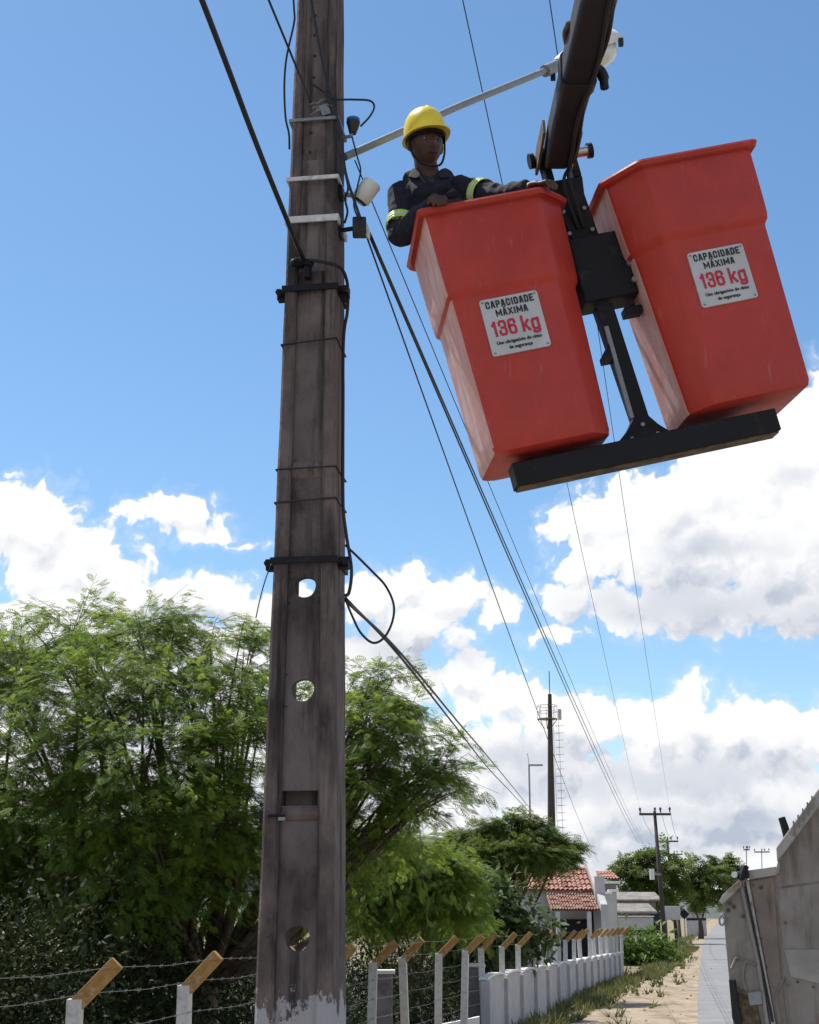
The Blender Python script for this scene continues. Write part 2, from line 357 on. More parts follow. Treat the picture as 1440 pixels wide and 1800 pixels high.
# ------------------------------------------------------------------ ground, road
def sheet(name,pts,m,z):
    mb=MB(); mb.add([(p[0],p[1],z) for p in pts],[tuple(range(len(pts)))])
    o=build(name,mb,m); tag(o,kind='structure')
    if o.data.polygons[0].normal.z<0: o.data.flip_normals()
    return o
sheet('ground',[(-4000,-400),(4000,-400),(4000,7000),(-4000,7000)],'ground',0)
rd=Vector((.2178,.976,0)); rn=Vector((-.976,.2178,0))       # along the road / to its left
def RT(t,l,z=0): return rd*t+rn*l+Vector((0,0,z))
ed=[RT(-40,1.0),RT(0,1.0)]+[G(*p) for p in((1226,1800),(1227,1740),(1230,1700),(1236,1660),(1244,1645),(1254,1630),(1262,1622),(1266,1617.5))]
far=ed[-1]
ed2=[far+Vector((12,0,0)),RT(260,-6),RT(120,-6.2),RT(0,-6.2),RT(-40,-6.2)]
def rough(pts,step,amp):
    out=[]
    for p,q in zip(pts[:-1],pts[1:]):
        k=max(1,min(60,int((q-p).length/step)))
        for i in range(k):
            x=p.lerp(q,i/k); d=(q-p).normalized(); x=x+Vector((-d.y,d.x,0))*amp*(noise.noise(x*.8)+.6*noise.noise(x*2.3)); out.append(x)
    out.append(pts[-1]); return out
edr=rough(ed,.4,.035)
sheet('road',edr+ed2,'asphalt',.012)
sd=[RT(-40,3.9),RT(0,3.9)]+[G(*p) for p in((985,1805),(1060,1772),(1105,1748),(1122,1725),(1165,1697),(1195,1672),(1205,1655),(1222,1640),(1238,1625),(1252,1616))]
sd=rough(sd,.4,.38)
sd+=[far+Vector((2,0,0))]+[e+Vector((.45,0,0)) for e in ed[::-1]]
sheet('sandy_shoulder',sd,'sand',.006)
sheet('yard_earth',[RT(-5,5.4),RT(66,5.4),RT(66,60),RT(-5,60)],'yard',.004)
# low hill far behind the trees
mb=MB(); ps=[]
hx=[(-900,1560),(200,1500),(520,1478),(640,1466),(760,1470),(900,1500),(1050,1560),(1250,1588),(1500,1592),(2600,1600)]
top=spline([U(x,y,1500) for x,y in hx],6)
n=len(top)
front=[Vector((p.x*.8,1150,-2)) for p in top]; back=[Vector((p.x*1.3,2000,-2)) for p in top]
mb.add(front+top+back,[(i,i+1,n+i+1,n+i) for i in range(n-1)]+[(n+i,n+i+1,2*n+i+1,2*n+i) for i in range(n-1)])
tag(build('hill',mb,'hill',smooth=True),kind='structure')
# ------------------------------------------------------------------ foliage
def frond_template(pairs,L,w,droop=.25,pl=.42):
    v=[];f=[]
    for i in range(pairs):
        x=L*(.12+.88*i/(pairs-1)); z=-droop*L*(x/L)**2
        l=L*pl*math.sin(math.pi*(.22+.70*i/(pairs-1)))
        for s in(-1,1):
            d=Vector((.55,s*.83,-.22)).normalized(); q=Vector((.83,-s*.55,0))*w
            b=Vector((x,0,z)); k=len(v)
            v+=[b,b+d*l*.5+q*.5,b+d*l,b+d*l*.5-q*.5]; f.append((k,k+1,k+2,k+3))
    k=len(v); v+=[Vector((0,-.004,0)),Vector((0,.004,0)),Vector((L,0,-droop*L))]; f.append((k,k+1,k+2))
    return np.array([tuple(a) for a in v]),f
def leaf_template(L,w):
    v=[(0,0,0),(L*.45,w/2,.02*L),(L,0,-.12*L),(L*.45,-w/2,.02*L)]
    return np.array(v),[(0,1,2,3)]
def scatter_mesh(name,pos,dirs,rolls,scl,tint,tpl,m,parent,rng):
    tv,tf=tpl; n=len(pos)
    x=dirs/np.linalg.norm(dirs,axis=1,keepdims=True)
    up=np.tile(np.array([0,0,1.]),(n,1)); y=np.cross(up,x); ln=np.linalg.norm(y,axis=1,keepdims=True); y=np.where(ln>1e-3,y/np.maximum(ln,1e-6),np.array([[0,1,0]]))
    z=np.cross(x,y)
    c,s=np.cos(rolls)[:,None],np.sin(rolls)[:,None]
    y2=y*c+z*s; z2=z*c-y*s
    V=(tv[None,:,0,None]*x[:,None,:]+tv[None,:,1,None]*y2[:,None,:]+tv[None,:,2,None]*z2[:,None,:])*scl[:,None,None]+pos[:,None,:]
    o0=np.array(origin(parent)); V=(V-o0).reshape(-1,3)
    nv=len(tv); 
    loops=[];sizes=[]
    for q in tf: loops+=q; sizes.append(len(q))
    loops=np.array(loops); sizes=np.array(sizes)
    LI=(loops[None,:]+ (np.arange(n)*nv)[:,None]).ravel(); SZ=np.tile(sizes,n)
    me=bpy.data.meshes.new(name)
    me.vertices.add(len(V)); me.vertices.foreach_set('co',V.astype(np.float32).ravel())
    me.loops.add(len(LI)); me.loops.foreach_set('vertex_index',LI.astype(np.int32))
    me.polygons.add(len(SZ)); st=np.concatenate([[0],np.cumsum(SZ)[:-1]])
    me.polygons.foreach_set('loop_start',st.astype(np.int32))
    try: me.polygons.foreach_set('loop_total',SZ.astype(np.int32))
    except Exception: pass
    a=me.attributes.new('tint','FLOAT','POINT'); a.data.foreach_set('value',np.repeat(tint,nv).astype(np.float32))
    me.update(calc_edges=True); me.materials.append(MT[m])
    return link(name,me,parent)
def ell_surface(ells,n,rng,lo=.55,hi=1.02,top=0.):
    c=np.array([e[0] for e in ells]); r=np.array([e[1] for e in ells])
    wgt=(r[:,0]*r[:,2]+r[:,0]*r[:,1]+r[:,1]*r[:,2]); wgt/=wgt.sum()
    k=rng.choice(len(ells),n,p=wgt)
    d=rng.normal(size=(n,3)); d[:,2]+=top; d/=np.linalg.norm(d,axis=1,keepdims=True)
    rad=lo+(hi-lo)*rng.random(n)**.6
    return c[k]+d*rad[:,None]*r[k],d,k
def feathery_crown(parent,ells,nspray,nf,seed,fl=.26,w=.022,m='algaroba',pairs=7,slen=.75,name='crown',twigs=True):
    rng=np.random.default_rng(seed)
    c,d,k=ell_surface(ells,nspray,rng,.35,1.0,.25)
    ax=d.copy(); ax[:,2]=ax[:,2]*.35+rng.normal(.02,.16,nspray); ax/=np.linalg.norm(ax,axis=1,keepdims=True)
    L=slen*(.6+.8*rng.random(nspray)); st=rng.random(nspray)
    t=rng.random((nspray,nf)); sgn=np.where(rng.random((nspray,nf))<.5,-1,1)
    side=np.cross(ax,[0,0,1.]); side/=np.maximum(np.linalg.norm(side,axis=1,keepdims=True),1e-3)
    tt=t[:,:,None]; dr=-(.32*tt**2)*L[:,None,None]*np.array([0,0,1.])
    pos=c[:,None,:]+ax[:,None,:]*(tt-.35)*L[:,None,None]+dr+rng.normal(0,.07,(nspray,nf,3))*np.array([1,1,.7])*(slen/.75)
    dirs=ax[:,None,:]*(.55+.5*tt)+side[:,None,:]*sgn[:,:,None]*(.9-.5*tt)+np.array([0,0,-1.])*(.1+.75*tt*rng.random((nspray,nf,1)))+rng.normal(0,.22,(nspray,nf,3))
    n=nspray*nf
    tint=np.clip(np.repeat(st,nf)*.65+rng.random(n)*.35,0,1)
    o=scatter_mesh(name,pos.reshape(-1,3),dirs.reshape(-1,3),rng.normal(0,.45,n),.65+.7*rng.random(n),tint,frond_template(pairs,fl,w),m,parent,rng)
    if twigs:
        mb=MB()
        for i in range(nspray):
            a=Vector(ax[i]); p=Vector(c[i]); l=L[i]
            mb.tube([p-a*l*.6,p,p+a*l*.6+Vector((0,0,-.30*l*.36))],[.006,.005,.002],3,False)
        build('twigs',mb,'bark',parent,recalc=False)['kind']='stuff'
    return o,c
def leafy(parent,ells,n,seed,L,w,m,name='foliage',lo=.2,flat=.4):
    rng=np.random.default_rng(seed)
    c,d,k=ell_surface(ells,n,rng,lo,1.03)
    # clumping: draw leaves together along short shoots
    m_=max(8,n//9); g=rng.integers(0,m_,n); c=c[g]+rng.normal(0,L*1.15,(n,3)); d=d[g]
    dirs=d*.6+rng.normal(0,.6,(n,3)); dirs[:,2]-=.15
    return scatter_mesh(name,c,dirs,rng.normal(0,.7,n),.6+.8*rng.random(n),np.clip(rng.random(m_)[g]*.5+rng.random(n)*.5,0,1),leaf_template(L,w),m,parent,rng)
def limbs(parent,base,ells,seed,r0=.2,trunk_h=1.6,lean=(0,0),extra=None,name='trunk'):
    rr=random.Random(seed); mb=MB(); base=Vector(base)
    fork=base+Vector((lean[0],lean[1],trunk_h))
    mb.tube(spline([base,base+Vector((lean[0]*.3+.05,lean[1]*.3,trunk_h*.5)),fork],5),[r0*1.25*(1-.035*i) for i in range(11)],9)
    for c,r in ells:
        e=Vector(c); j=Vector((rr.uniform(-.3,.3),rr.uniform(-.3,.3),0))
        mid=fork.lerp(e,.5)+Vector((0,0,-.12*(e-fork).length))+j
        pts=spline([fork-Vector((0,0,.15)),mid,e],7); k=len(pts)
        mb.tube(pts,[r0*.36*(1-.86*i/(k-1)) for i in range(k)],6)
        for q in range(3):
            dv=Vector((rr.gauss(0,1),rr.gauss(0,1),rr.uniform(-.2,1))).normalized(); dv=Vector((dv.x*r[0],dv.y*r[1],dv.z*r[2]))*.9
            s=pts[int(k*.45)+rr.randrange(int(k*.5))]; en=e+dv
            pp=spline([s,s.lerp(en,.5)+Vector((0,0,.1*(en-s).length)),en],4); kk=len(pp)
            mb.tube(pp,[r0*.11*(1-.8*i/(kk-1)) for i in range(kk)],4,False)
    return build(name,mb,'bark',parent,smooth=True,recalc=False)
def PE(lst,Y,dep=1.0):
    out=[]
    for q in lst:
        x,y,rx,ry=q[:4]; yy=Y+(q[4] if len(q)>4 else 0)
        c=U(x,y,yy); s=(c-Vector((0,0,CAMH))).length/F
        out.append((tuple(c),(rx*s,(rx+ry)*.5*s*dep,ry*s)))
    return out
# the big mesquite behind the pole
tr=thing('mesquite_tree',(U(330,1500,20).x,20.5,0),'large feathery green mesquite tree behind the concrete pole, spreading across the left side','tree')
e1=PE([(130,1105,105,50,1),(250,1120,110,55,0),(370,1130,95,60,.5),(30,1180,130,70,0),(180,1215,150,70,-1),(340,1230,140,75,-.8),(440,1190,60,65,.5),(70,1310,160,75,-1.2),(250,1330,170,80,-1.6),(400,1330,110,80,-1),(-90,1200,150,120,1),(-110,1390,160,110,0),
       (40,1440,140,75,-1),(200,1440,150,75,-1.6),(360,1440,120,85,-1),(520,1290,90,100,.5),(640,1250,95,58,0),(700,1310,85,55,0),(640,1370,80,50,-.5),(760,1380,58,42,-.3),(620,1450,45,70,0),(560,1480,60,120,.5),(735,1425,40,40,-.2),(665,1200,60,40,.3),(785,1345,42,42,0),(680,1425,60,45,0),(600,1330,70,60,.5),(640,1480,60,45,1.5),(710,1490,70,36,2),(560,1560,80,60,1),(640,1290,80,50,-.8),(720,1250,60,35,-.5),(700,1370,70,40,.6),(430,1500,70,80,.3),(50,1550,150,70,-.5),(210,1555,150,65,-1),(360,1540,120,75,-.3),(-90,1530,140,90,0),(90,1490,170,60,3),(260,1490,150,60,3),(400,1490,100,70,3),(250,1420,160,70,3)],20)
limbs(tr,(tr.location.x,20.5,0),e1,3,.24,1.7,(.25,-.1))
feathery_crown(tr,e1,2350,30,11,fl=.13,w=.0148,pairs=6,slen=.70)
# mesquite further back beside the red roof
t2=thing('mesquite_tree',(U(890,1540,44).x,46,0),'rounded feathery tree overhanging the red roofed house','tree')
e2=PE([(840,1490,50,32),(900,1470,65,34),(955,1495,48,28),(860,1505,50,24,-1),(925,1500,55,14,-1),(830,1545,40,35,0),(985,1492,18,10)],45)
limbs(t2,(t2.location.x,46,0),e2,5,.2,1.6)
feathery_crown(t2,e2,620,30,12,fl=.24,w=.032,m='algaroba_far',pairs=5,slen=.75)
# lower green mesquite boughs behind the fence
t3=thing('mesquite_tree',(U(720,1600,31).x,31.8,0),'low bushy mesquite behind the fence posts right of the pole','tree')
e3=PE([(650,1500,60,30),(730,1520,70,35),(790,1535,50,36),(690,1570,85,45),(790,1590,65,45),(640,1590,50,40),(740,1622,70,22,2),(640,1630,50,22,1),(810,1622,45,20,3)],31)
limbs(t3,(t3.location.x,31.8,0),e3,6,.13,.8)
feathery_crown(t3,e3,700,32,13,fl=.15,w=.017,pairs=5,slen=.66)
# broad leaved shrub hanging over the wall
t4=thing('broad_leaf_shrub',(U(890,1640,37).x,38,0),'broad leaved glossy shrub hanging over the wall in front of the house','shrub')
e4=PE([(835,1575,50,32),(880,1600,36,24),(855,1625,66,32),(795,1610,50,40),(935,1640,30,14),(820,1650,60,30),(875,1655,50,20)],37.5,.7)
limbs(t4,(t4.location.x,38,0),e4,7,.08,.5,name='stem')
leafy(t4,e4,5200,14,.24,.12,'broad')
# undergrowth under the trees, one dark mass
ug=thing('undergrowth',(-3,19,0),None,None); ug['kind']='stuff'
eu=[]
def eadd(t,l,h,r):
    q=RT(t,l); eu.append(((q.x,q.y,h*.5),(r,r,h*.55)))
for k in range(13): eadd(6.5+k*1.0,7.9+.5*math.sin(k*2.1),2.5+.35*math.sin(k*1.7),.95)
for k in range(14): eadd(8+k*1.1,10.2+.6*math.sin(k*2.3),3.4+.5*math.sin(k*1.3+1),1.2)
for k in range(6): eadd(14.5+k*1.0,7.1+.2*math.sin(k*2.9),2.6+.3*math.sin(k*1.9),.8)
for k in range(14): eadd(23+k*1.25,6.7+.25*math.sin(k*2.9),1.25+.3*math.sin(k*1.9),.7)
for k in range(26): eadd(19+k*1.4,8.3+.5*math.sin(k*2.9),2.0+.35*math.sin(k*1.9),.9)
for k in range(11): eadd(17+k*1.8,11.5+.5*math.sin(k*2.9),2.5+.4*math.sin(k*1.9),1.2)
COL.objects.unlink(ug); bpy.data.objects.remove(ug)
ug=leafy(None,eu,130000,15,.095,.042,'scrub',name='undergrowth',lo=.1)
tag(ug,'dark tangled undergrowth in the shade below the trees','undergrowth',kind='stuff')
# trees at the far end of the road
for i,(lst,Y,lab,sd_) in enumerate([
   ([(1130,1525,38,26),(1165,1515,36,24),(1115,1560,28,22),(1160,1560,45,25),(1100,1535,16,28)],135,'wide green tree behind the crossarm poles at the far road end',21),
   ([(1215,1535,34,24),(1250,1545,36,26),(1240,1570,40,18),(1205,1565,22,22)],165,'far round crowned tree with bare trunk at the road bend',22),
   ([(1268,1520,24,15),(1285,1545,18,22),(1290,1575,20,20)],190,'dark tree crown just left of the truck, at the far end of the road',23)]):
    e=PE(lst,Y,.8); c0_=Vector(e[0][0]); bx=sum(q[0][0] for q in e)/len(e)
    t=thing('roadside_tree',(bx,Y,0),lab,'tree','trees at the far end of the road')
    limbs(t,(bx,Y,0),e,30+i,.28,1.8)
    feathery_crown(t,e,130,22,sd_,fl=.75,w=.16,m='algaroba_far',pairs=4,slen=1.6,twigs=False)
# bright weeds at the end of the wall
wd=leafy(None,PE([(1110,1680,26,16),(1140,1668,26,18),(1165,1680,22,14),(1125,1697,38,10),(1095,1665,16,14)],78,1.5),2600,16,.36,.13,'weed',name='weeds',lo=.1)
tag(wd,'bright green weeds at the end of the white wall','weeds',kind='stuff')
# dry grass along the wall foot and shoulder edges
rng=np.random.default_rng(5)
gp=[];
for _ in range(7000):
    t=rng.uniform(26,120); l=rng.uniform(3.95,5.05)
    q=RT(t,l-(.7 if t>60 else 0))
    if math.sin(t*.9+l*3)+math.sin(t*.37-l*2)+rng.normal(0,.6)+(l-4.0)*.9>.15: gp.append(tuple(q))
for _ in range(2500):
    t=rng.uniform(40,230); q=RT(t,rng.normal(3.6+t*.012,.4))
    if rng.random()<.5: gp.append(tuple(q))
for _ in range(60):
    t=rng.uniform(34,110); c_=np.array(tuple(RT(t,1.9+2.0*rng.random()**.6+max(0,t-60)*.016)))
    for k in range(rng.integers(1,7)): gp.append(tuple(c_+np.array([rng.normal(0,.12),rng.normal(0,.2),0])))
gp=np.array(gp); n=len(gp); gd=rng.normal(0,.5,(n,3)); gd[:,2]=1
gr=scatter_mesh('grass',gp,gd,rng.uniform(0,6.28,n),.35+.9*rng.random(n),rng.random(n),(np.array([(0,-.03,0),(0,.03,0),(.32,.02,.05),(0,-.03,0),(0.02,.05,0),(.26,-.09,.08),(0,.0,0),(0,.05,0),(.25,.13,-.05)]),[(0,1,2),(3,4,5),(6,7,8)]),'grass',None,rng)
tag(gr,'dry grass tufts along the foot of the white wall','grass',kind='stuff')
# stones and clods on the shoulder
mb=MB()
for _ in range(36):
    t=random.uniform(34,75); l=random.uniform(1.4,3.6); r=random.uniform(.015,.055)
    mb.ball(RT(t,l,r*.4),(r,r*random.uniform(.7,1.2),r*.6),6,4)
tag(build('stones',mb,'ground',recalc=False),'small stones and clods scattered on the sandy shoulder','stones',kind='stuff')
# ------------------------------------------------------------------ barbed wire fence
fl=5.2; fs=2.4; ft0=11.14
def wtop(t): return 1.30-.35*min(max((t-30)/35,0),1)
def fdrop(t): return -.16*min(max((t-28)/36,0),1)
fence=thing('barbed_wire_fence',RT(ft0,fl),'barbed wire fence of white concrete posts with ochre angled arms','fence')
pm=MB(); hw=.062
pm.loft([[Vector((a*hw*k,b*hw*k,z)) for a,b in((-1,-1),(1,-1),(1,1),(-1,1))] for z,k in((-.3,1.05),(1.86,1))])
ps_=MB(); 
ar=MB(); d=Vector((.7,0,.72)).normalized(); s=Vector((0,1,0)); q=d.cross(s)
ar.loft([[Vector((.0,0,1.80))+d*u+s*(a*hw*.97)+q*(b*hw*.97) for a,b in((-1,-1),(1,-1),(1,1),(-1,1))] for u in(.0,.46)])
post0=None
yawf=math.atan2(-rn.y,-rn.x)+R_(8)
nposts=0
for i in range(-2,24):
    t=ft0+fs*i
    loc=RT(t,fl,fdrop(t))-origin(fence)
    if post0 is None:
        post0=build('post',pm,'post',fence,shift=False,bevel=.008); arm0=build('arm',ar,'ochre',post0,shift=False,bevel=.008); o=post0
    else:
        o=post0.copy(); COL.objects.link(o); o.parent=fence
        a=arm0.copy(); COL.objects.link(a); a.parent=o
    o.location=loc; o.rotation_euler=(random.gauss(0,.022),random.gauss(0,.022),yawf+random.gauss(0,.07))
for h,off in((2.10,.27),(1.90,.08),(1.62,.07),(1.36,.07),(1.10,.07),(.84,.07)):
    pts=[]
    for i in range(-2,24):
        t=ft0+fs*i
        if h<1.7 and t>31: break
        pts.append(RT(t,fl-off,h+fdrop(t)))
        pts.append(RT(t+fs/2,fl-off,h+fdrop(t)-.025))
    mb=MB().tube(pts[:-1],.0032,4,False)
    t=-0.
    for p,q in zip(pts[:14],pts[1:15]):
        for k in range(4):
            c=p.lerp(q,(k+.5)/4); 
            for r_ in(1,-1): mb.tube([c-Vector((.012,.004*r_,.014*r_)),c+Vector((.012,.004*r_,.014*r_))],.0025,3,False)
    build('wire_strand',mb,'wire',fence,recalc=False)
# ------------------------------------------------------------------ white boundary wall
wl=thing('boundary_wall',RT(29,fl-.1),'whitewashed boundary wall of arched panels beside the sandy shoulder','wall')
wt0=ft0+fs*8-.35
for i in range(15):
    ta=wt0+fs*i+.06; tb=ta+fs-.10; h=wtop((ta+tb)/2)
    mb=MB(); arc=[]
    for k in range(9):
        u=k/8; arc.append((ta+(tb-ta)*u,h-.06+.06*math.sin(math.pi*u)**.6))
    poly=[RT(ta,fl-.10,-.1)]+[RT(a,fl-.10,z) for a,z in arc]+[RT(tb,fl-.10,-.1)]
    mb.prism(poly,rn*.10)
    p=build('wall_panel',mb,'wall',wl,bevel=.006)
    cm=MB()
    secs=[[RT(a,fl-.14,z+.003),RT(a,fl+.06,z+.003),RT(a,fl+.06,z+.045),RT(a,fl-.14,z+.045)] for a,z in arc]
    cm.loft(secs); build('coping',cm,'cap',p)
    pb=MB(); c=RT(ta-.05,fl-.09); 
    R=Matrix.Rotation(math.atan2(rd.y,rd.x),3,'Z')
    pb.box(c+Vector((0,0,h*.5-.08)),(.10,.19,h+.0),R); build('pilaster',pb,'wall',wl,bevel=.006)
# grey entrance pillars in the gap between posts and wall
def pillar(x0,x1,ytop,Y,lab,dep=.3,cap=True):
    a=U(x0,ytop,Y); b=U(x1,ytop,Y); c=(a+b)/2
    t=thing('gate_pillar',(c.x,Y+dep/2,0),lab,'pillar')
    mb=MB().box((c.x,Y+dep/2,c.z/2-.05),(b.x-a.x,dep,c.z+.1)); build('shaft',mb,'greywall',t,bevel=.01)
    mb=MB().box((c.x,Y+dep/2,c.z+.03),(b.x-a.x+.08,dep+.08,.06)); build('coping',mb,'cap',t,bevel=.008)
pillar(657,690,1712,24.5,'dark grey rendered pillar with white coping behind the fence, nearest the utility pole')
pillar(817,850,1700,31,'dark grey rendered wall end with white coping where the white wall starts',.5)
mb=MB(); a=RT(28.6,fl-.1); mb.loft([[a+Vector((-1.3,-.4,0)),a+Vector((-1.3,-.15,0)),a+Vector((-1.3,-.15,.38)),a+Vector((-1.3,-.4,.38))],[a+Vector((.1,.0,0)),a+Vector((.1,.25,0)),a+Vector((.1,.25,.62)),a+Vector((.1,.0,.62))]])
o=build('low_kerb_wall',mb,'cap',loc=tuple(a)); tag(o,'short white sloping wall at the foot of the first wall panel','wall')
# ------------------------------------------------------------------ house with red roofs
Yh=62
h=thing('tiled_house',(U(970,1600,Yh).x,Yh+2,0),'white house with red tiled roof and dark porch beyond the wall','house')
def tiles(name,a,b,c,d,m,parent,ncol,nrow):
    "a,b eave left/right; c,d ridge left/right: rows of half-round tiles"
    mb=MB(); nrm=(b-a).cross(c-a).normalized()
    if nrm.z<0: nrm=-nrm
    for j in range(nrow):
        v0=j/nrow; v1=(j+1.06)/nrow
        for i in range(ncol):
            u0=i/ncol; u1=(i+1)/ncol; sec=[]
            for v,lift in((v0,.045),(v1,.005)):
                l=a.lerp(c,v); r=b.lerp(d,v); row=[]
                for k in range(5):
                    uu=u0+(u1-u0)*k/4
                    row.append(l.lerp(r,uu)+nrm*(math.sin(math.pi*k/4)*.07+lift+.012*math.sin(i*7.1+j*3.3)))
                sec.append(row)
            n=len(mb.v); mb.v+=sec[0]+sec[1]; mb.f+=[(n+k,n+k+1,n+6+k,n+5+k) for k in range(4)]
    mb.add([a,b,d,c],[(0,1,2,3)])
    o=build(name,mb,m,parent,recalc=False); o['kind']='stuff'; return o
xl,xr=U(830,1560,Yh).x,U(1042,1560,Yh).x
z_e=U(970,1566,Yh).z; z_r=U(970,1530,Yh+2.3).z+.1
tiles('roof',Vector((xl,Yh,z_e)),Vector((xr,Yh,z_e)),Vector((xl,Yh+2.4,z_r)),Vector((xr,Yh+2.4,z_r)),'tile',h,26,9)
tiles('roof',Vector((xl,Yh+4.8,z_e)),Vector((xr,Yh+4.8,z_e)),Vector((xl,Yh+2.4,z_r)),Vector((xr,Yh+2.4,z_r)),'tile',h,26,6)
xq=U(968,1580,Yh-2).x
z1=U(970,1601,Yh-2.2).z
tiles('porch_roof',Vector((xq,Yh-2.2,z1)),Vector((xr,Yh-2.2,z1)),Vector((xq,Yh+.1,z_e-.12)),Vector((xr,Yh+.1,z_e-.12)),'tileold',h,17,7)
mb=MB().box(((xl+xr)/2,Yh+2.4,z_e/2),(xr-xl-.1,4.2,z_e-.06)); build('wall',mb,'housewall',h)
mb=MB().box(((xq+xr)/2,Yh+.2,z1*.45),(xr-xq-.5,.12,z1*.85)); build('dark_doorway',mb,'dark',h)
for x in(981,1036):
    c=U(x,1620,Yh-2.1); mb=MB().box((c.x,Yh-2.1,z1/2-.03),(.17,.17,z1)); build('porch_post',mb,'housewall',h,bevel=.01)
mb=MB()
gx=U(1050,1560,Yh).x
mb.prism([Vector((xr+.03,Yh-2.2,0)),Vector((xr+.03,Yh-2.2,z1+.25)),Vector((xr+.03,Yh,z_e+.3)),Vector((xr+.03,Yh+2.4,z_r+.35)),Vector((xr+.03,Yh+4.8,z_e+.3)),Vector((xr+.03,Yh+4.8,0))],(.28,0,0))
build('gable_wall',mb,'housewall',h,bevel=.01)
mb=MB().box((xr+.17,Yh-.9,z_e*.5+.2),(.42,.3,z_e+.75)); build('chimney_pier',mb,'housewall',h,bevel=.01)
# second house behind, mostly hidden
h2=thing('far_house',(U(1064,1560,84).x,86,0),'narrow far house with flat dark eave and red roof edge behind the white gable','house')
a=U(1046,1546,84); b=U(1083,1546,84); t_=U(1046,1531,86)
mb=MB().box(((a.x+b.x)/2,86,a.z/2-.1),(b.x-a.x,4,a.z)); build('wall',mb,'greywall',h2)
tiles('roof',Vector((a.x-.2,83.7,a.z)),Vector((b.x+.2,83.7,a.z)),Vector((a.x-.2,87,t_.z)),Vector((b.x+.2,87,t_.z)),'tile',h2,9,5)
mb=MB().box(((a.x+b.x)/2,83.9,a.z-.16),(b.x-a.x+.4,.3,.14)); build('eave_board',mb,'cap',h2)
for x,yt,Y,w_,lab in((1066,1572,74,.34,'tall white gate column beside the house, left one'),(1077,1568,77,.34,'tall white gate column beside the house, right one with round top')):
    c=U(x,yt,Y); t=thing('gate_column',(c.x,Y,0),lab,'column','white columns beside the house')
    build('shaft',MB().box((c.x,Y,c.z/2),(w_,w_,c.z)),'housewall',t,bevel=.01)
    build('cap_stone',MB().box((c.x,Y,c.z+.06),(w_+.14,w_+.14,.12)),'cap',t,bevel=.02)
# long low sheds in front of the far trees
def shed(x0,x1,ye,yr,Y,lab):
    a=U(x0,ye,Y); b=U(x1,ye,Y); r=U(x0,yr,Y+4)
    t=thing('low_shed',((a.x+b.x)/2,Y+3,0),lab,'shed')
    build('wall',MB().box(((a.x+b.x)/2,Y+3,a.z/2-.05),(b.x-a.x-.5,5,a.z)),'greywall',t)
    mb=MB(); 
    mb.loft([[Vector((x,Y,a.z)),Vector((x,Y+3.6,r.z)),Vector((x,Y+7,a.z)),Vector((x,Y+7,a.z-.14)),Vector((x,Y+3.6,r.z-.14)),Vector((x,Y,a.z-.14))] for x in np.linspace(a.x-.2,b.x+.2,12)])
    build('roof',mb,'greyroof',t)
    for k in range(4):
        x=a.x+(b.x-a.x)*(k+.5)/4
        build('window',MB().box((x,Y+.48,a.z*.5),(.9,.08,a.z*.4)),'dark',t)
shed(1085,1160,1581,1568,118,'long low grey shed with sagging roof under the far tree')
shed(1080,1150,1602,1588,104,'nearer low shed with wide grey roof behind the weeds')
def lowwall(x0,x1,yt,Y,lab):
    a=U(x0,yt,Y); b=U(x1,yt,Y); t=thing('low_wall',((a.x+b.x)/2,Y,0),lab,'wall')
    build('wall',MB().box(((a.x+b.x)/2,Y,a.z/2-.05),(b.x-a.x,.25,a.z)),'wall',t,bevel=.01)
    build('coping',MB().box(((a.x+b.x)/2,Y,a.z+.04),(b.x-a.x+.1,.33,.08)),'cap',t)
    m=5
    for k in range(m):
        x=a.x+(b.x-a.x)*(k+.5)/m
        build('vent_block',MB().box((x,Y-.13,a.z*.6),(.5,.05,.3)),'dark',t)
lowwall(1082,1148,1612,95,'low whitewashed wall with dark vent blocks beyond the weeds')
lowwall(1205,1240,1596,185,'pale low wall at the far road bend')
# traffic sign
sg=thing('road_sign',(U(1203,1610,120).x,120,0),'small dark diamond road sign on a thin post by the far poles','sign')
c=U(1203,1607,120)
build('sign_post',MB().tube([(c.x,120.04,0),(c.x,120.04,c.z+.3)],.04,8),'galv',sg)
build('sign_panel',MB().prism([c+Vector((-.42,0,0)),c+Vector((0,0,-.42)),c+Vector((.42,0,0)),c+Vector((0,0,.42))],(0,.02,0)),'dark_steel',sg)
bx=U(1181,1605,112)
t=thing('utility_box',(bx.x,112,0),'pale box on two short legs beside the far poles','box')
build('cabinet',MB().box((bx.x,112,bx.z),(1.2,.5,1.0)),'housewall',t,bevel=.03)
for k in(-1,1): build('leg',MB().box((bx.x+k*.45,112,(bx.z-.5)/2),(.12,.12,bx.z-.5)),'greywall',t)
# ------------------------------------------------------------------ far line poles
def farpole(bx_,ytop,xtop,Y,lab,arm=1.0,r=.13,lean=True):
    a=Vector((U(bx_,1650,Y).x,Y,0)); b=U(xtop,ytop,Y)
    t=thing('line_pole',tuple(a),lab,'pole','crossarm poles along the far road')
    build('shaft',MB().tube([a,a.lerp(b,.5),b+(b-a).normalized()*.15],[r*1.25,r,r*.75],8),'wood',t,smooth=True)
    rt=Vector((1,.05,.02)).normalized()
    build('crossarm',MB().box(b-Vector((0,.12,.05)),(arm*2,.12,.14)),'wood',t)
    for k in(-.95,-.0,.35,.95):
        p=b+rt*arm*k+Vector((0,-.12,.04))
        build('insulator',MB().tube([p,p+Vector((0,0,.16)),p+Vector((0,0,.2)),p+Vector((0,0,.32))],[.03,.05,.09,.05],6),'wood',t)
    return b
pA=farpole(1170,1430,1151,90,'tallest far wooden pole with crossarm, nearest of the line along the road',.98)
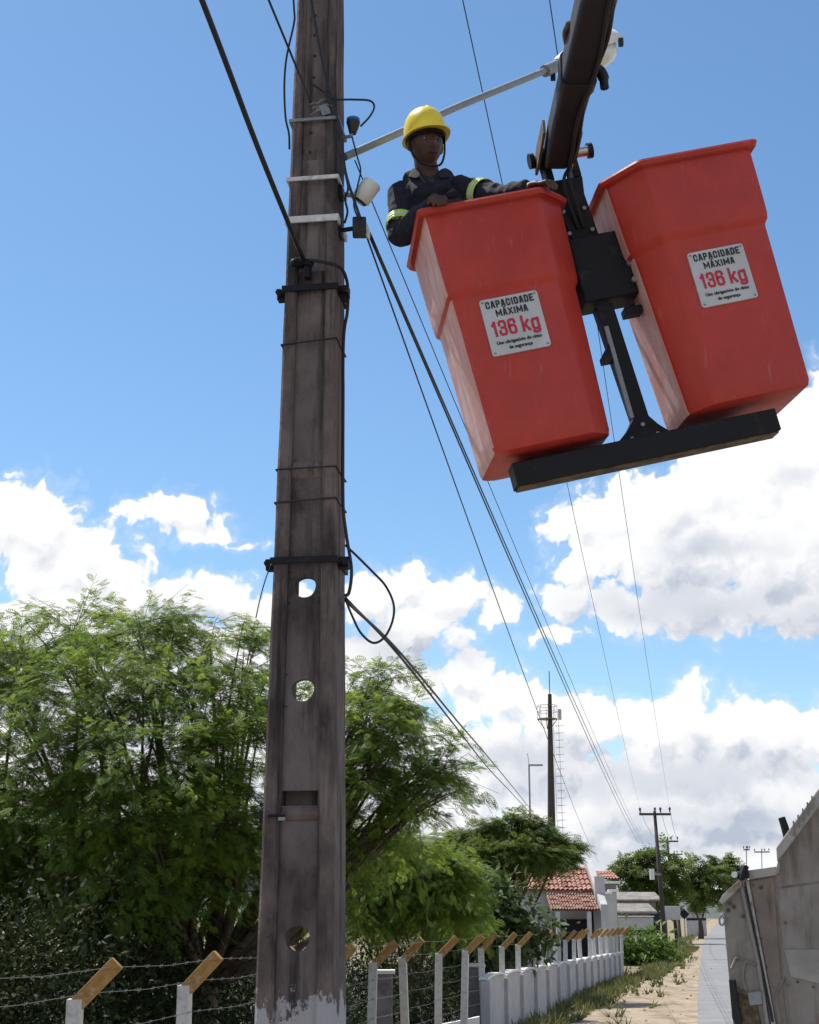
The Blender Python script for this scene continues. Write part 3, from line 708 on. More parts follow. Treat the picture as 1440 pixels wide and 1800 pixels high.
pB=farpole(1190,1478,1173,136,'second far wooden pole with crossarm behind the tallest one',1.0,.14)
pC=farpole(1196,1501,1185,175,'third thin far pole with crossarm against the green trees',1.0,.13)
pD=farpole(1316,1493,1312,170,'distant thin pole top just above the truck edge, left one',.35,.06)
pE=farpole(1342,1497,1339,182,'distant pole with wide crossarm above the truck edge, right one',.95,.06)
# transformer drum on the first far pole
c=U(1154,1537,89.7); t=thing('pole_transformer',tuple(c),'small pale drum fixed on the tallest far pole','transformer')
build('drum',MB().tube([c-Vector((.3,.2,.32)),c+Vector((-.3,-.2,.32))],.15,12),'whiteplastic',t,smooth=40)
build('bracket',MB().box(c+Vector((.0,-.1,0)),(.5,.1,.1)),'galv',t)
# ------------------------------------------------------------------ radio mast
Ym=150
m0=Vector((U(968,1480,Ym).x,Ym,0)); mt=U(966.5,1220,Ym)
ms=thing('radio_mast',tuple(m0),'tall dark tapering concrete radio mast with ladder and platform','mast')
build('shaft',MB().tube([m0,m0.lerp(mt,.5),mt],[.56,.40,.20],14),'wood',ms,smooth=40)
build('lightning_rod',MB().tube([mt,U(965.5,1180,Ym)],.05,6),'wood',ms)
pz=U(966,1264,Ym).z
mb=MB(); 
for k in range(16):
    g=2*math.pi*k/16; g2=2*math.pi*(k+1)/16
    for hh in(0,.75,1.4): mb.tube([(m0.x+1.05*math.cos(g),Ym+1.05*math.sin(g),pz+hh),(m0.x+1.05*math.cos(g2),Ym+1.05*math.sin(g2),pz+hh)],.024,4,False)
    if k%2==0: mb.tube([(m0.x+1.05*math.cos(g),Ym+1.05*math.sin(g),pz),(m0.x+1.05*math.cos(g),Ym+1.05*math.sin(g),pz+1.4)],.022,4,False)
    if k%4==0: mb.tube([(m0.x+1.05*math.cos(g),Ym+1.05*math.sin(g),pz),(m0.x+.3*math.cos(g),Ym+.3*math.sin(g),pz-1.0)],.04,4,False)
build('platform_railing',mb,'rust',ms,recalc=False)
build('platform_floor',MB().tube([(m0.x,Ym,pz-.03),(m0.x,Ym,pz+.03)],1.02,16),'galv',ms)
an=U(984,1256,Ym)
build('antenna_panel',MB().box(an,(.35,.2,1.1)),'housewall',ms)
mb=MB(); lx=U(978,1400,Ym).x
for s in(0,.55): mb.tube([(lx+s+.15,Ym,0),(lx+s-.1,Ym,pz)],.02,4,False)
for k in range(26): 
    z=3+k*(pz-3)/26; mb.tube([(lx+.12-.1*k/26,Ym,z),(lx+.72-.1*k/26,Ym,z)],.018,4,False)
    mb.tube([(lx+.12,Ym,z),(lx+.1,Ym-.5,z),(lx+.9,Ym-.5,z),(lx+.72,Ym,z)],.013,4,False)
build('ladder',mb,'galv',ms,recalc=False)
c=U(932,1440,120); t=thing('antenna_pole',(c.x,120,0),'thin grey antenna pole with a crossbar left of the radio mast','antenna')
b_=U(930,1345,120)
build('tube',MB().tube([(c.x,120,0),b_],[.10,.07],8),'galv',t)
build('crossbar',MB().box(b_+Vector((.55,0,.0)),(1.2,.1,.14)),'galv',t)
build('whip',MB().tube([b_,b_+Vector((-.1,0,1.0))],.025,5),'galv',t)
# ------------------------------------------------------------------ the concrete utility pole
PC=Vector((-.470,6.52,0)); TH=-R_(8)
RP=Matrix.Rotation(TH,3,'Z')
def pw(z): return (.345-(z-2.04)/(7.05-2.04)*.128)/2      # half width of the broad face
def pd(z): return (.300-(z-2.04)/(7.05-2.04)*.10)/2
def PL(x,y,z): return PC+RP@Vector((x,y,0))+Vector((0,0,z))
def zpx(y): return U(530,y,6.4).z
pole=thing('utility_pole',tuple(PC),'dark weathered concrete utility pole with round holes and white painted base','utility pole')
mb=MB(); ZS=[-.2]+[.25*k for k in range(1,37)]
fw=.30    # flange share of half width
for s in(-1,1):
    secs=[]
    for z in ZS:
        w,d_=pw(z),pd(z); i_=w*(1-2*fw*.78); c_=.012
        j=.0015*math.sin(z*9+s); 
        x0,x1=(i_*s,w*s+j*s)
        secs.append([PL(x0,-d_+.012,z),PL(x0+s*c_,-d_,z),PL(x1-s*c_,-d_,z),PL(x1,-d_+c_,z),PL(x1,d_-c_,z),PL(x1-s*c_,d_,z),PL(x0,d_,z)])
    mb.loft(secs)
build('flange',mb,'pole',pole)
recess=[(4.2,0)]  # built below
rs=[(zpx(470),zpx(285)),(zpx(808),zpx(602)),(zpx(1418),zpx(838)),(-.2,zpx(1442))]
holes=[(zpx(1030),.050,541),(zpx(1212),.052,536),(zpx(1650),.055,525)]
mb=MB()
def webseg(z0,z1):
    if z1-z0<.004: return
    ca,cb=zpx(1416),zpx(1389)
    if z0<ca and z1>cb:
        webseg(z0,ca); webseg(cb,z1)
        mb.loft([[PL(-w,-.05*pd(z),z),PL(w,-.05*pd(z),z),PL(w,.1*pd(z),z),PL(-w,.1*pd(z),z)] for z,w in((ca-.02,pw(ca)*.53),(cb+.02,pw(cb)*.53))]); return
    k=max(1,int((z1-z0)/.3)); secs=[]
    for i in range(k+1):
        z=z0+(z1-z0)*i/k; w=pw(z)*(1-2*fw*.78)+.002; g=pd(z)
        secs.append([PL(-w,-g*.74,z),PL(w,-g*.74,z),PL(w,-g*.42,z),PL(-w,-g*.42,z)])
    mb.loft(secs)
def holeseg(zc,r,hh):
    n=32; w=lambda z: pw(z)*(1-2*fw*.78)+.002
    outer=[];inner=[]
    for k in range(n):
        g=2*math.pi*(k+.5)/n; c,s=math.cos(g),math.sin(g); 
        W_=w(zc); sc=min(W_/abs(c) if abs(c)>1e-6 else 9,hh/abs(s) if abs(s)>1e-6 else 9)
        outer.append((c*sc,zc+s*sc)); inner.append((c*r*(1+.05*math.sin(3*g)),zc+s*r*(1+.04*math.sin(2*g+1))))
    g0=pd(zc); v=[]
    for y in(-g0*.74,-g0*.42):
        for (x,z) in outer: v.append(PL(x,y,z))
        for (x,z) in inner: v.append(PL(x,y,z))
    f=[]
    for k in range(n):
        k2=(k+1)%n
        f+=[(k,k2,n+k2,n+k),(2*n+k2,2*n+k,3*n+k,3*n+k2),(n+k,n+k2,3*n+k2,3*n+k)]
    mb.add(v,f)
cuts=sorted(holes); zz=-.2
for zc,r,_ in cuts:
    webseg(zz,zc-.075); holeseg(zc,r,.075); zz=zc+.075
webseg(zz,9.0)
build('web',mb,'poleweb',pole)
mb=MB(); zz=-.2
edges=sorted(rs)
sol=[]; prev=None
for a_,b_ in edges:
    if prev is not None: sol.append((prev,a_))
    prev=b_
sol.append((prev,9.0))
for a_,b_ in sol:
    secs=[]
    k=max(2,int((b_-a_)/.3))
    for i in range(k+1):
        z=a_+(b_-a_)*i/k; w=pw(z)*(1-2*fw*.78)+.001; g=pd(z)
        sl_=.03 if i in(0,k) else .014
        secs.append([PL(-w,-g+sl_,z),PL(w,-g+sl_,z),PL(w,g-sl_,z),PL(-w,g-sl_,z)])
    build('diaphragm',MB().loft(secs),'pole',pole,bevel=.006)
def hoop(name,y,hgt,m,prot=.006,off=0,slope=0.,bolts=0,parent=pole,thick=None):
    z=zpx(y); w,d_=pw(z)+prot,pd(z)+prot; mb=MB()
    cs=[(-w,-d_),(w,-d_),(w,d_),(-w,d_)]; t=thick or .006
    def ring(e,dz): return [PL(a*(1+e/abs(a)) ,b*(1+e/abs(b)),z+dz+slope*a) for a,b in cs]
    o1,o2,i1,i2=ring(t,-hgt/2),ring(t,hgt/2),ring(-.004,-hgt/2),ring(-.004,hgt/2)
    v=o1+o2+i1+i2; f=[]
    for k in range(4):
        k2=(k+1)%4; f+=[(k,k2,4+k2,4+k),(8+k2,8+k,12+k,12+k2),(4+k,4+k2,12+k2,12+k),(k2,k,8+k,8+k2)]
    mb.add(v,f); o=build(name,mb,m,parent)
    return o,z,w,d_
hoop('steel_band',312,.020,'band'); hoop('steel_band',384,.034,'band')
hoop('steel_band',208,.016,'galv'); hoop('tie_wire',600,.006,'cable',.003,slope=.08,thick=.004); hoop('tie_wire',880,.006,'cable',.003,slope=.05,thick=.004); hoop('tie_wire',823,.005,'cable',.003,slope=.02,thick=.004)
for y in(505,985):
    o,z,w,d_=hoop('clamp_band',y,.030,'dark_steel',.006)
    for s in(-1,1):
        mb=MB().box(PL(s*(w+.022),-d_*.3,z),(.045,.05,.052),RP).tube([PL(s*(w+.012),-d_*.3-.06,z),PL(s*(w+.012),-d_*.3+.10,z)],.010,8).tube([PL(s*(w+.03),-d_*.3-.055,z),PL(s*(w+.03),-d_*.3-.03,z)],.018,6)
        build('clamp_bolt',mb,'dark_steel',o)
z=zpx(1430); 
mb=MB().box(PL(-.10,-pd(z)-.004,z-.01),(.075,.02,.012),RP).box(PL(-pw(z)-.01,-.05,z-.01),(.03,.1,.06),RP); build('step_bracket',mb,'dark_steel',pole,bevel=.003)
mb=MB().box(PL(-.07,-pd(zpx(1440))-.012,zpx(1440)),(.03,.02,.014),RP); build('bolt',mb,'galv',pole)
for y,dx in((20,.0),(55,.0),(92,.002),(130,.0),(227,-.01),(262,-.012)):
    z=zpx(y); build('bolt_hole',MB().tube([PL(dx-.01,-pd(z)+.010,z),PL(dx-.01,-pd(z)+.0155,z)],.0075,10),'dark',pole)
# anchor hardware where the thick cable ends
z=zpx(465); a=PL(-.03,-pd(z)-.02,z)
mb=MB().box(a,(.07,.05,.03),RP).box(a+Vector((.02,0,-.04)),(.03,.045,.08),RP).tube([a+Vector((-.04,-.03,.01)),a+Vector((.05,-.03,-.02))],.012,8).ball(a+Vector((-.05,-.01,.0)),.02,8,6)
build('cable_anchor',mb,'dark_steel',pole,bevel=.003)
# wire splice wrapped round the pole top
a=PL(.02,-pd(zpx(192))-.004,zpx(192))
mb=MB()
for k in range(9):
    x=random.uniform(-.05,.03); z=random.uniform(-.03,.035); l=random.uniform(.03,.07); t=random.uniform(-.7,.9)
    mb.tube(spline([a+Vector((x,-.003*k*.4,z)),a+Vector((x+l*.5,-.012,z+l*.5*math.sin(t)+.006)),a+Vector((x+l,-.004,z+l*math.sin(t)))],4),.0028,5)
mb.box(a+Vector((.035,-.004,.0)),(.045,.010,.06),Matrix.Rotation(-.35,3,'Y'))
o=build('wire_splice',mb,'galv',pole); o['kind']='stuff'
# ------------------------------------------------------------------ fittings at the pole's right side
xr_=pw(5)+.0
c=U(644,337,6.5)
fx=thing('flood_light',tuple(c),'white cylindrical lamp on the right side of the utility pole','lamp')
ax=(U(658,322,6.5)-U(629,356,6.5)); ax=Vector((ax.x,-.035,ax.z)).normalized()
mb=MB(); q0=c-ax*.055; q1=c+ax*.062
mb.tube([q0,q0+ax*.006,q1-ax*.012,q1],[.046,.050,.050,.040],20); build('housing',mb,'whiteplastic',fx,smooth=40)
build('lens',MB().tube([q0-ax*.002,q0-ax*.012],[.042,.036],18),'blackplastic',fx,smooth=40)
b0_=PL(pw(5.7),-.03,U(612,345,6.5).z)
build('bracket',MB().tube([b0_,b0_.lerp(q0,.5)+Vector((0,0,.01)),q0+ax*.02],.012,8),'galv',fx)
build('clamp',MB().box(b0_,(.03,.06,.07),RP),'dark_steel',fx,bevel=.004)
c=U(632,400,6.45)
jb=thing('junction_box',tuple(c),'black cable clamp box on the right side of the pole below the white lamp','cable clamp')
build('body',MB().box(c,(.068,.07,.09)),'blackplastic',jb,bevel=.006)
b1=PL(pw(5.5),-.03,c.z-.005)
build('strut',MB().tube([b1,c],.012,8),'dark_steel',jb)
build('base_plate',MB().box(b1,(.022,.06,.085),RP),'dark_steel',jb,bevel=.003)
build('end_cone',MB().tube([c+Vector((.030,0,.02)),c+Vector((.042,0,-.035)),c+Vector((.048,0,-.06))],[.010,.014,.006],8),'whiteplastic',jb)
c=U(621,218,6.45)
cn=thing('photocell',tuple(c),'dark blue light sensor beside the pole top','sensor')
build('cap',MB().tube([c+Vector((0,0,.012)),c+Vector((0,0,.028)),c+Vector((0,0,.034))],[.034,.034,.020],16),'blueplastic',cn,smooth=40)
build('body',MB().tube([c+Vector((0,0,.010)),c+Vector((0,0,-.02)),c+Vector((-.002,0,-.055))],[.036,.028,.018],14),'blackplastic',cn,smooth=40)
b2=PL(pw(6.1),-.02,c.z-.06)
build('bracket',MB().tube([c+Vector((-.002,0,-.045)),c+Vector((-.01,0,-.07)),b2],.009,6),'galv',cn)
# ------------------------------------------------------------------ street lamp
l0=U(606,276,6.50); l1=U(972,119,7.75)
sl_=thing('street_lamp',tuple(l0),'grey street lamp arm reaching from the pole to a lamp behind the boom','street lamp')
build('arm',MB().tube([l0,l0.lerp(l1,.5)+Vector((0,0,.012)),l1],.020,14),'galv',sl_,smooth=40)
dd=(l1-l0).normalized()
build('socket_sleeve',MB().tube([l1-dd*.10,l1+dd*.07],.038,14),'galv',sl_,smooth=40)
up_=Vector((0,0,1)); sd2=dd.cross(up_).normalized(); nn=sd2.cross(dd)
hd=l1+dd*.06
secs=[]
for t,w,hh in((0,.045,.045),(.06,.075,.06),(.18,.105,.085),(.30,.135,.11),(.42,.15,.12),(.52,.12,.10),(.57,.05,.05)):
    p=hd+dd*t*1.3; secs.append([p+sd2*w*math.cos(g)+nn*(hh*max(math.sin(g),-.12)) for g in [2*math.pi*k/20 for k in range(20)]])
build('head',MB().loft(secs),'whiteplastic',sl_,smooth=50)
secs=[]
for w,dn in((1,.0),(1,.03),(.9,.07),(.65,.10),(.2,.118)):
    p=hd+dd*.50; secs.append([p+sd2*.125*w*math.cos(g)+dd*.19*w*math.sin(g)-nn*(.012+dn) for g in [2*math.pi*k/24 for k in range(24)]])
build('glass_bowl',MB().loft(secs),'glass',sl_,smooth=True)
build('clip',MB().box(hd+dd*.60-nn*.03+sd2*.14,(.03,.03,.05)),'blackplastic',sl_)
build('bolt',MB().box(l1-dd*.04-nn*.05,(.03,.02,.05)),'dark_steel',sl_)
# ------------------------------------------------------------------ cables
def cable(name,pts,r,lab,group=None,n=6,sub=8,m='cable',smoothpath=True,cat='cable'):
    p=spline(pts,sub) if smoothpath and len(pts)>2 else pts
    o=build(name,MB().tube(p,r,n),m,loc=tuple(Vector(pts[0])),smooth=True,recalc=False); return tag(o,lab,cat,group)
def span(p,q,sag,n=40):
    p,q=Vector(p),Vector(q); out=[]
    for i in range(n+1):
        t=(i/n)**1.6; x=p.lerp(q,t); x.z-=4*sag*t*(1-t); out.append(x)
    return out
a=U(534,458,6.33); b=U(352,-8,4.6); e=b+(b-a)*1.2
cable('service_cable',[a,a.lerp(b,.5)+Vector((0,0,-.02)),b,e],.0125,'thick black cable slanting down from the upper left to the pole face')
a=U(546,180,6.36); b=U(515,103,6.28); c=U(470,-6,5.9)
cable('thin_cable',[a,b,c,c+(c-b)*1.5],.006,'thin black wire crossing the pole top towards the upper left')
cable('loop_cable',[U(x,y,6.5) for x,y in((512,-60),(517,15),(517,40),(504,100),(500,150),(502,205),(508,235),(509,262))],.006,'black wire bowed along the left edge of the pole top')
cable('face_cable',[U(x,y,6.37) for x,y in((540,-40),(553,35),(566,105),(580,165),(598,225),(607,300),(622,350),(634,385))],.008,'dark cable running down the pole top face to the clamp box')
cable('sensor_cable',[U(x,y,Y) for x,y,Y in((549,148,6.37),(570,162,6.37),(590,174,6.35),(620,175,6.4),(650,177,6.45),(658,188,6.45),(650,205,6.45),(634,222,6.45))],.0055,'thin wire looping from the pole face out to the blue sensor')
cable('riser_cable',[U(x,y,Y) for x,y,Y in((545,457,6.34),(575,462,6.33),(600,472,6.36),(611,500,6.45),(611,545,6.45),(604,600,6.45),(603,750,6.44),(603,880,6.42),(609,940,6.42),(618,1000,6.42),(614,1040,6.42),(606,1048,6.42))],.0085,'black cable running down the right edge of the pole')
cable('loop_cable',[U(x,y,6.42) for x,y in((607,958),(628,978),(655,1005),(678,1030),(692,1062),(690,1092),(676,1120),(656,1130),(634,1112),(618,1080),(608,1055))],.006,'black loop of slack cable hanging right of the pole')
cable('tail_wire',[U(x,y,6.40) for x,y in((477,992),(468,1015),(458,1050),(450,1086))],.003,'thin loose wire tail hanging left of the pole clamp')
cable('bracket_cable',[U(x,y,6.45) for x,y in((615,225),(628,275),(634,300),(628,330),(622,360),(630,385))],.0045,'short wire between the blue sensor and the clamp box')
cable('bracket_cable',[U(x,y,6.47) for x,y in((606,300),(612,330),(607,350),(611,372),(606,392))],.006,'twisted dark leads against the right edge of the pole beside the white lamp')
tt=U(936,1436,47)
for k,(dx,dy,lab) in enumerate(((0,0,'lower of the two drop cables from the pole to the trees'),(10,-14,'upper of the two drop cables from the pole to the trees'))):
    a=U(608,1052+k*4,6.43); mids=[(700,1150,7.9),(800,1276,12),(860,1352,20),(905,1400,32)] if k==0 else [(706,1150,7.9),(806,1270,12),(866,1340,20),(918,1404,34)]
    cable('drop_cable',[a]+[U(*q) for q in mids]+[tt+Vector((k*.1,0,0)),tt+Vector((.5,2,-.7))],[.008]*60 if False else .0075,lab,'drop cables to the house',sub=10)
near=[(642,408,6.46),(646,406,6.46),(650,409,6.46),(624,282,6.46)]
farp=[U(1052,1515,66),U(1124,1482,88),U(1131,1484,88),U(1136,1488,88)]
labs=['lowest thin line running from the clamp box down to the house','first of the two thick parallel lines from the clamp box to the far poles','second thick parallel line from the clamp box to the far poles','thin line passing behind the worker to the far poles']
for q,w_,l_,r_ in zip(near,farp,labs,(.005,.0065,.006,.0035)):
    cable('power_line',span(U(*q),w_,.30),r_,l_,'low voltage lines',smoothpath=False,n=5)
for q,w_,l_ in(((815,0,8.6),pA+Vector((-.93,-.12,.3)),'high wire left of the boom, running to the left end of the far crossarm'),((967,0,8.6),pA+Vector((.93,-.12,.3)),'high wire passing behind the boom to the right end of the far crossarm')):
    a=U(*q); d_=(a-Vector(w_)); a2=a+d_*(2.6/abs(d_.y))
    cable('power_line',span(a2,w_,.28),.0045,l_,'high voltage lines',smoothpath=False,n=5)
for k,nm_ in((-.93,'left'),(.35,'middle'),(.93,'right')): cable('power_line',span(pA+Vector((k,-.12,.3)),pB+Vector((k,-.12,.3)),.5,14),.012,nm_+'most of the three far wires between the two crossarm poles' if nm_!='middle' else 'middle one of the three far wires between the two crossarm poles','far wires between crossarm poles',smoothpath=False,n=4)
# ------------------------------------------------------------------ aerial lift
A0=U(905,572,6.2)
yaw,rol,pit=R_(4),R_(13.5),R_(2)
RA=Matrix.Rotation(yaw,3,'Z')@Matrix.Rotation(-rol,3,'Y')@Matrix.Rotation(pit,3,'X')
def A(u,v,w): return A0+RA@Vector((u,v,w))
lift=thing('aerial_lift',tuple(A(.52,.3,-.6)),'aerial lift with two orange red buckets on a dark tilted frame and boom','aerial lift')
GLYPH={'C':[[(1,.70),(1,.88),(.8,1),(.2,1),(0,.88),(0,.12),(.2,0),(.8,0),(1,.12),(1,.30)]],
 'A':[[(0,0),(.32,1),(.68,1),(1,0)],[(.2,.27),(.8,.27)]],'P':[[(0,0),(0,1),(.8,1),(1,.9),(1,.55),(.8,.45),(.1,.45)]],
 'I':[[(.5,0),(.5,1)]],'D':[[(0,0),(0,1),(.75,1),(1,.85),(1,.15),(.75,0),(0,0)]],'E':[[(1,1),(0,1),(0,0),(1,0)],[(0,.5),(.8,.5)]],
 'M':[[(0,0),(0,1)],[(0,1),(.5,.25),(1,1)],[(1,1),(1,0)]],'X':[[(0,0),(1,1)],[(0,1),(1,0)]],
 'Á':[[(0,0),(.32,1),(.68,1),(1,0)],[(.2,.27),(.8,.27)],[(.45,1.28),(.75,1.42)]],
 '1':[[(.75,0),(.75,1)],[(0,.78),(.70,.97)]],'3':[[(0,.75),(0,.90),(.2,1),(.8,1),(1,.9),(1,.62),(.8,.52),(.35,.52)],[(.8,.52),(1,.42),(1,.10),(.8,0),(.2,0),(0,.10),(0,.27)]],
 '6':[[(1,.78),(1,.9),(.8,1),(.2,1),(0,.9),(0,.1),(.2,0),(.8,0),(1,.1),(1,.47),(.8,.57),(.2,.57),(0,.5)]],
 'k':[[(0,0),(0,1.06)],[(.95,.72),(.12,.32)],[(.35,.42),(1,0)]],
 'g':[[(1,.10),(.8,0),(.2,0),(0,.10),(0,.62),(.2,.72),(.8,.72),(1,.62)],[(1,.74),(1,-.16),(.8,-.26),(.2,-.26),(0,-.18)]]}
def bucket(u0,w0,sgn,band,rim,bot,lab,plate_u):
    "sgn +1: chamfered corner on the right. outline order: anticlockwise from front left"
    def outline(w,grow=0.):
        k=(w-bot)/(rim-bot)                      # 0 bottom .. 1 rim
        L=.243+.030*k+grow; Rr=.238+.022*k+grow*.6; IN=.345+.055*k+grow; fv=-.004-.010*k-grow; bk=.555+.035*k+grow; cv=.105+.03*k-grow*.4
        P=[(-L,fv),(Rr,fv),(IN,cv),(IN,bk-.08),(IN-.08,bk),(-L+.05,bk),(-L,bk-.05)]
        if sgn<0: P=[(-x,y) for x,y in P][::-1]
        return [(u0+x,y) for x,y in P]
    def ring(w,grow=0.,round_=.022,nseg=3):
        P=outline(w,grow); n=len(P); out=[]
        for i in range(n):
            p=Vector(P[i]); a=(Vector(P[i-1])-p).normalized(); b=(Vector(P[(i+1)%n])-p).normalized()
            for k in range(nseg):
                t=k/(nseg-1); q=(p+a*round_)*(1-t)**2+p*2*t*(1-t)+(p+b*round_)*t*t
                out.append(q)
        return [A(q.x,q.y,w0+w) for q in out]
    mb=MB()
    prof=[(bot+.012,-.03),(bot,-.055)]
    secs=[ring(bot,-.020),ring(bot+.006,-.006),ring(bot+.03,0)]
    for w in np.linspace(bot+.1,band-.03,5): secs.append(ring(w))
    secs+=[ring(band-.014,.002),ring(band+.004,.015),ring(band+.03,.019)]
    for w in np.linspace(band+.1,rim-.03,4): secs.append(ring(w,.020))
    secs+=[ring(rim-.022,.030),ring(rim-.030,.046),ring(rim-.012,.054),ring(rim,.048),ring(rim+.002,.02),ring(rim-.01,-.012),ring(band+.05,-.012),ring(bot+.05,-.02)]
    mb.loft(secs,True,True)
    b=build('bucket',mb,['red','red_faded_lit'],lift,smooth=32,label=lab)
    # left panels: bleached, scuffed, and paler still with grazing sunlight put into the colour
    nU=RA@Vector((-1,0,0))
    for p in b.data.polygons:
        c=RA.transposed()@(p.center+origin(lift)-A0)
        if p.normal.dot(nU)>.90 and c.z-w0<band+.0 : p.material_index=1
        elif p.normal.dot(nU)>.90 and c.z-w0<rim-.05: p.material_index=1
    # plate
    v0=outline(0)[0][1] if sgn>0 else outline(0)[-1][1]
    tl=.010
    s=.142
    pm_=MB(); cs=[]
    for (x,y) in((-s,-s),(s,-s),(s,s),(-s,s)):
        cs.append((x,y))
    rr=[]; n=4
    for i,(x,y) in enumerate(cs):
        sx_,sy_=math.copysign(1,x),math.copysign(1,y)
        g0={(-1,-1):math.pi,(1,-1):1.5*math.pi,(1,1):0,(-1,1):.5*math.pi}[(int(sx_),int(sy_))]
        for k in range(n):
            g=g0+math.pi/2*k/(n-1); rr.append((x-sx_*.014+.014*math.cos(g),y-sy_*.014+.014*math.sin(g)))
    pc=(plate_u,w0+.005)
    fv=-.016
    def PP(x,y,v): return A(pc[0]+x+.0,fv+v+.012*( -(y)*.0),pc[1]+y)
    pm_.loft([[PP(x,y,-.002) for x,y in rr],[PP(x,y,.012) for x,y in rr]])
    pl=build('label_plate',pm_,'plate',b,bevel=.001)
    for x in(-1,1):
        for y in(-1,1): build('rivet',MB().tube([PP(x*.128,y*.128,-.002),PP(x*.128,y*.128,-.006)],[.006,.004],8),'galv',b)
    def text(body,size,x,y,m,bold,sx=1.,nm='lettering'):
        cu=bpy.data.curves.new('t','FONT'); cu.body=body; cu.size=size; cu.align_x='CENTER'; cu.align_y='CENTER'; cu.extrude=.0; cu.resolution_u=2
        to=bpy.data.objects.new('t',cu); COL.objects.link(to)
        dg=bpy.context.evaluated_depsgraph_get(); me0=bpy.data.meshes.new_from_object(to.evaluated_get(dg))
        bpy.data.objects.remove(to)
        og=origin(b); vs=[];fs=[]
        for j,(dx,dy) in enumerate(((0,0),(-bold,0),(bold,0),(0,bold*.5),(0,-bold*.5),(-bold*.6,bold*.4),(bold*.6,-bold*.4))):
            k=len(vs)
            vs+=[tuple(PP(x+(v.co.x+dx)*sx,y+v.co.y+dy,-.0032-v.co.z-.00025*j)-og) for v in me0.vertices]
            fs+=[tuple(i+k for i in p.vertices) for p in me0.polygons]
        me=bpy.data.meshes.new('lettering'); me.from_pydata(vs,[],fs); me.materials.append(MT[m])
        link(nm,me,b)
    def block(body,h,x,y,m,wd,gap,th):
        "heavy condensed capitals and digits drawn as mitred strokes"
        adv={'I':.42,'1':.62,' ':.30,'M':1.45,'X':1.15}
        tot=sum(adv.get(c,1.0)*wd+gap for c in body)-gap; cx=x-tot/2; mb=MB(); lay=0
        for c in body:
            a_=adv.get(c,1.0)*wd; t=th/2
            for st in GLYPH.get(c,[]):
                pts=[Vector((cx+t+(a_-2*t)*p[0],y-h/2+t+(h-2*t)*p[1])) for p in st]; closed=st[0]==st[-1]
                if closed: pts=pts[:-1]
                n=len(pts); L_=[];Rr_=[]
                for i in range(n):
                    d0=(pts[i]-pts[i-1]) if (i>0 or closed) else (pts[1]-pts[0])
                    d1=(pts[(i+1)%n]-pts[i]) if (i<n-1 or closed) else d0
                    d0=d0.normalized(); d1=d1.normalized(); n0=Vector((-d0.y,d0.x)); n1=Vector((-d1.y,d1.x))
                    mt_=(n0+n1); mt_=mt_.normalized() if mt_.length>1e-4 else n0; k=min(1/max(mt_.dot(n1),.45),1.8)
                    e=Vector((0,0))
                    if not closed and i==0: e=-d1*t
                    if not closed and i==n-1: e=d0*t
                    L_.append(pts[i]+e+mt_*t*k); Rr_.append(pts[i]+e-mt_*t*k)
                v=[PP(q.x,q.y,-.0032-.0002*lay) for q in L_]+[PP(q.x,q.y,-.0032-.0002*lay) for q in Rr_]
                lay+=1
                f=[(i,(i+1)%n,n+(i+1)%n,n+i) for i in range(n if closed else n-1)]
                mb.add(v,f)
            cx+=a_+gap
        build('lettering',mb,m,b,recalc=False)
    block('CAPACIDADE',.036,0,.110,'ink',.0200,.0050,.0068)
    block('MÁXIMA',.034,0,.064,'ink',.0200,.0050,.0066)
    block('136 kg',.078,0,-.012,'redink',.0400,.0065,.0125)
    text('Uso obrigatório do cinto',.024,0,-.083,'ink',.0011,.90)
    text('de segurança',.024,0,-.112,'ink',.0011,.90)
    return b,outline
bk1,out1=bucket(-.005,0.,1,.195,.640,-.590,'left bucket, with the worker standing in it',0.)
bk2,out2=bucket(1.075,.035,-1,.245,.650,-.610,'right bucket, empty',1.045)
bk2_plate=None
# frame
def abox(u0,u1,v0,v1,w0,w1): return [A(u,v,w) for w in(w0,w1) for v in(v0,v1) for u in(u0,u1)]
def AB(mb,*q): mb.add(abox(*q),[(0,2,3,1),(4,5,7,6),(0,1,5,4),(2,6,7,3),(0,4,6,2),(1,3,7,5)]); return mb
fm=MB(); AB(fm,-.165,1.14,.07,.20,-.742,-.632)
build('platform_beam',fm,'dark_steel',lift,bevel=.006)
fm=MB(); AB(fm,-.10,.42,.205,.50,-.66,-.625); AB(fm,.66,1.05,.205,.50,-.66,-.625); build('bucket_shelf',fm,'dark_steel',lift,bevel=.004)
fm=MB(); AB(fm,-.155,1.13,.09,.19,-.750,-.743); build('underside_strip',fm,'rust',lift)  # lighter brown strip along the underside of the beam
# T post with flared gusset
v0,v1=.235,.315
fm=MB().prism([A(.36,v0,-.632),A(.70,v0,-.632),A(.62,v0,-.55),A(.585,v0,-.50),A(.565,v0,.10),A(.475,v0,.10),A(.505,v0,-.50),A(.47,v0,-.545)],RA@Vector((0,v1-v0,0)))
build('post',fm,'dark_steel',lift,bevel=.005)
fm=MB(); AB(fm,.485,.505,.215,.232,-.50,-.02); build('edge_strip',fm,'galv',lift)
fm=MB(); AB(fm,.42,.74,.20,.40,.115,.46); build('mount_block',fm,'dark_steel',lift,bevel=.012)
for w in(.18,.27,.36):
    for u in(.69,): 
        build('bolt',MB().tube([A(u,.202,w),A(u,.180,w)],.016,6),'galv',lift)
fm=MB(); AB(fm,.61,.70,.22,.30,.02,.06); AB(fm,.64,.67,.215,.30,.0605,.09); build('latch',fm,'dark_steel',lift,bevel=.004)
fm=MB().prism([A(.44,.22,-.16),A(.50,.22,-.09),A(.50,.22,-.19),A(.44,.22,-.19)],RA@Vector((0,.08,0))); build('gusset',fm,'dark_steel',lift)
